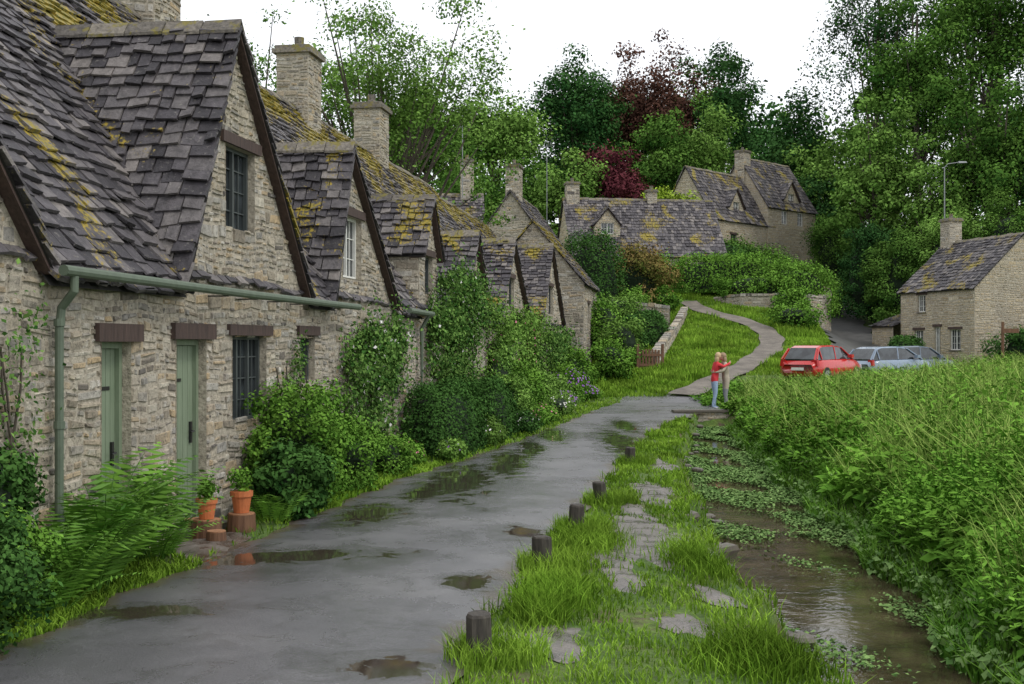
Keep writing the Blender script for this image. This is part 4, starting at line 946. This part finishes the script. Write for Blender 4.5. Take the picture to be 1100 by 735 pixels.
# ------------------------------------------------------------------ lamp, aerials, signpost
mb=MB();x,y=25.2,70.5;z=float(H(x,y));mb.tube([(x,y,z),(x,y,z+5),(x,y,12.3)],[.06,.045,.03],'galv',8)
mb.tube([(x,y,12.3),(x+.2,y,12.5),(x+.9,y,12.6)],.024,'galv',6);mb.box8([[(x+a,y+b_,c) for a,b_,c in ((.8,-.1,12.54),(1.3,-.08,12.56),(1.3,.08,12.56),(.8,.1,12.54),(.8,-.08,12.65),(1.25,-.06,12.64),(1.25,.06,12.64),(.8,.08,12.65))]],'galv');mb.finish('street_lamp')
def aerial(x,y,z0,z1):
    mb=MB();mb.tube([(x,y,z0),(x,y,z1)],.025,'galv',5);mb.tube([(x-.5,y,z1-.2),(x+.5,y,z1-.1)],.018,'galv',5)
    for k in np.linspace(-.45,.45,6): mb.tube([(x+k,y-.3,z1-.15),(x+k,y+.3,z1-.15)],.012,'galv',4)
    mb.finish('tv_aerial')
aerial(2.2,76.2,9,14.6);aerial(-2.7,66,10,14.0)
mb=MB();x,y=22.3,55.;z=float(H(x,y));mb.tube([(x,y,z),(x,y,z+1.4),(x,y,z+2.6)],.07,'log',8)
mb.box8([[(x+a,y+b_,z+c) for a,b_,c in ((-.05,-.1,2.1),(.7,-.1,2.1),(.7,-.06,2.1),(-.05,-.06,2.1),(-.05,-.1,2.3),(.7,-.1,2.3),(.7,-.06,2.3),(-.05,-.06,2.3))]],'log');mb.finish('wooden_signpost')
# ------------------------------------------------------------------ people
M['skin']=plain('skin',(.5,.3,.22),.5);M['jeans']=plain('pale_blue_jeans',(.3,.4,.55),.8,0,.25,20);M['redtop']=plain('red_jacket',(.6,.03,.04),.7);M['beige']=plain('beige_coat',(.42,.36,.28),.8);M['dktrouser']=plain('grey_trousers',(.25,.25,.27),.8)
M['hair_blond']=plain('blond_hair',(.5,.36,.2),.6,0,.3,60);M['hair_dark']=plain('light_brown_hair',(.3,.2,.12),.6,0,.3,60);M['shoe']=plain('pale_shoes',(.5,.5,.5),.6);M['eye']=plain('eye_dark',(.03,.02,.02),.3);M['lips']=plain('lips',(.45,.13,.12),.5)
import bmesh
def person(name,x,y,yaw,J,E,R,top,leg,hair,hem,headc,headyaw,long=True):
    z=.045
    par=empty(name);par.location=(x,y,z);par.rotation_euler=(0,0,yaw)
    names=list(J);me=bpy.data.meshes.new('sk');me.from_pydata([J[n] for n in names],[(names.index(a),names.index(b_)) for a,b_ in E],[])
    ob=bpy.data.objects.new('sk',me);sc.collection.objects.link(ob)
    md=ob.modifiers.new('Skin','SKIN')
    if not me.skin_vertices: 
        bpy.context.view_layer.objects.active=ob;ob.select_set(True);bpy.ops.mesh.customdata_skin_add()
    for i,n in enumerate(names):
        r=R[n];me.skin_vertices[0].data[i].radius=(r,r) if not hasattr(r,'__len__') else r
        me.skin_vertices[0].data[i].use_root=(n=='pelvis')
    s=ob.modifiers.new('Sub','SUBSURF');s.levels=2;s.render_levels=2
    dg=bpy.context.evaluated_depsgraph_get();dg.update();m2=bpy.data.meshes.new_from_object(ob.evaluated_get(dg))
    bpy.data.objects.remove(ob)
    m2.materials.clear()
    for k in (top,leg,'skin','shoe'): m2.materials.append(M[k])
    hands=[Vector(J[k]) for k in J if k.startswith('hand') or k.startswith('f_')]
    for p in m2.polygons:
        c=p.center
        dh=min((c-h).length for h in hands);mi=0
        if c.z<.075: mi=3
        elif c.z<hem and dh>.1: mi=1
        if c.z>1.46*J['neck'][2]/1.43-.02 and (Vector((c.x,c.y))-Vector(J['neck'][:2])).length<.09: mi=2
        if dh<.055: mi=2
        p.material_index=mi;p.use_smooth=True
    b=bpy.data.objects.new('body',m2);sc.collection.objects.link(b);b.parent=par
    bm=bmesh.new();bmesh.ops.create_uvsphere(bm,u_segments=20,v_segments=14,radius=.1)
    for v in bm.verts:
        a=v.co.copy();v.co.x*=1.0;v.co.y*=.78;v.co.z*=1.18
        if a.z<-.03: v.co.y*=1-.25*(-a.z-.03)/.07;v.co.x=v.co.x*(.92)+.008
        if a.x>.085 and -.03<a.z<.015 and abs(a.y)<.025: v.co.x+=.022
    hm=bpy.data.meshes.new('head');bm.to_mesh(hm);bm.free();hm.materials.append(M['skin'])
    for p in hm.polygons: p.use_smooth=True
    ho=bpy.data.objects.new('head',hm);sc.collection.objects.link(ho);ho.parent=par;ho.location=headc;ho.rotation_euler=(0,.15,headyaw)
    def ball(nm,loc,scl,mat,parent):
        bm=bmesh.new();bmesh.ops.create_uvsphere(bm,u_segments=14,v_segments=10,radius=1)
        for v in bm.verts: v.co=Vector((v.co.x*scl[0]+loc[0],v.co.y*scl[1]+loc[1],v.co.z*scl[2]+loc[2]))
        mm=bpy.data.meshes.new(nm);bm.to_mesh(mm);bm.free();mm.materials.append(M[mat])
        for p in mm.polygons: p.use_smooth=True
        o=bpy.data.objects.new(nm,mm);sc.collection.objects.link(o);o.parent=parent
    for sg in (-1,1):
        ball('eye',(.088,sg*.03,.012),(.01,.013,.008),'eye',ho);ball('ear',(0,sg*.08,-.005),(.02,.012,.03),'skin',ho)
    ball('mouth',(.09,0,-.055),(.01,.022,.007),'lips',ho)
    ball('hair',(-.018,0,.028),(.103,.09,.108),hair,ho)
    if long: ball('hair_back',(-.06,0,-.07),(.055,.075,.13),hair,ho)
def joints(armL,armR,lean=.0,Hs=1.0):
    J=dict(pelvis=(0,0,.90),waist=(.01+lean*.3,0,1.03),chest=(.02+lean*.8,0,1.26),neck=(.03+lean*1.2,0,1.43),skull=(.05+lean*1.5,0,1.5))
    for sg,s in ((1,'L'),(-1,'R')):
        st=.06*sg
        J['hip'+s]=(0,.095*sg,.86);J['knee'+s]=(.03+st*.3,.1*sg,.48);J['ankle'+s]=(-.02+st,.1*sg,.09);J['toe'+s]=(.13+st,.12*sg,.035)
        J['sh'+s]=(.02+lean,.165*sg,1.36);el,wr,hd=(armL if sg>0 else armR);J['el'+s]=el;J['wr'+s]=wr;J['hand'+s]=hd
        w=Vector(wr);h=Vector(hd);d=(h-w).normalized();side=Vector((0,0,1))
        for k,(o,ln) in enumerate(((.03,.06),(.01,.075),(-.01,.07),(-.03,.055))):
            r0=h+side*o*.8;J[f'f_{s}{k}a']=tuple(r0+d*.02);J[f'f_{s}{k}b']=tuple(r0+d*(.02+ln)+Vector((-.01,-sg*.012,0)))
        J[f'f_{s}ta']=tuple(h+side*.035-d*.02);J[f'f_{s}tb']=tuple(h+side*.065+d*.02)
    J={k:(v[0]*Hs,v[1]*Hs,v[2]*Hs) for k,v in J.items()}
    E=[('pelvis','waist'),('waist','chest'),('chest','neck'),('neck','skull')]
    R=dict(pelvis=(.15,.12),waist=(.125,.105),chest=(.15,.12),neck=.055,skull=.05)
    for s in 'LR':
        E+=[('pelvis','hip'+s),('hip'+s,'knee'+s),('knee'+s,'ankle'+s),('ankle'+s,'toe'+s),('chest','sh'+s),('sh'+s,'el'+s),('el'+s,'wr'+s),('wr'+s,'hand'+s)]
        R.update({'hip'+s:.092,'knee'+s:.062,'ankle'+s:.043,'toe'+s:.036,'sh'+s:.066,'el'+s:.048,'wr'+s:.032,'hand'+s:.03})
        for k in ['0','1','2','3','t']:
            E+=[('hand'+s,f'f_{s}{k}a'),(f'f_{s}{k}a',f'f_{s}{k}b')];R[f'f_{s}{k}a']=.01;R[f'f_{s}{k}b']=.008
    return J,E,R
J,E,R=joints(((.2,.24,1.22),(.4,.16,1.3),(.45,.09,1.31)),((.22,-.22,1.28),(.42,-.13,1.38),(.47,-.06,1.4)),.05)
person('woman_in_red_jacket',6.05,36.2,math.radians(8),J,E,R,'redtop','jeans','hair_blond',.84,(.13,.0,1.58),.5)
J,E,R=joints(((.18,.25,1.15),(.36,.17,1.12),(.42,.1,1.12)),((.18,-.25,1.18),(.36,-.17,1.15),(.42,-.1,1.15)),.04)
person('woman_in_beige_coat',6.42,36.28,math.radians(188),J,E,R,'beige','dktrouser','hair_dark',.62,(.12,.03,1.57),-.6)
# ------------------------------------------------------------------ sky, sun, camera
w=bpy.data.worlds.new('World');sc.world=w;w.use_nodes=True;nt=w.node_tree
bg=nt.nodes['Background'];sky=nt.nodes.new('ShaderNodeTexSky');sky.sky_type='NISHITA';sky.sun_disc=False
el=math.radians(52);az=math.radians(120)
sky.sun_elevation=el;sky.sun_rotation=az
sc1=mixc(nt,1.0,sky.outputs[0],(.1,.1,.1),'MULTIPLY')
tc=nt.nodes.new('ShaderNodeTexCoord');cl=noise(nt,1.6,4,.5,tc.outputs['Generated'])
cloud=ramp(nt,cl,[(.3,(.88,.90,.94)),(.7,(1.00,1.015,1.04))])
nt.links.new(mixc(nt,.90,sc1,cloud),bg.inputs[0]);bg.inputs[1].default_value=1.42
L=bpy.data.lights.new('sun','SUN');L.energy=1.3;L.angle=math.radians(14);L.color=(1,.96,.89)
lo=bpy.data.objects.new('sun',L);sc.collection.objects.link(lo)
d=Vector((math.sin(az)*math.cos(el),math.cos(az)*math.cos(el),math.sin(el)))
lo.rotation_euler=(-d).to_track_quat('-Z','Y').to_euler()
cam=bpy.data.cameras.new('camera');co=bpy.data.objects.new('camera',cam);sc.collection.objects.link(co)
cam.lens=42.55;cam.sensor_width=36;cam.clip_end=3000;cam.clip_start=.1
co.location=(0,0,2.0);co.rotation_euler=(math.radians(90.1),0,0)
sc.camera=co
sc.view_settings.view_transform='Standard';sc.view_settings.look='None';sc.view_settings.exposure=0
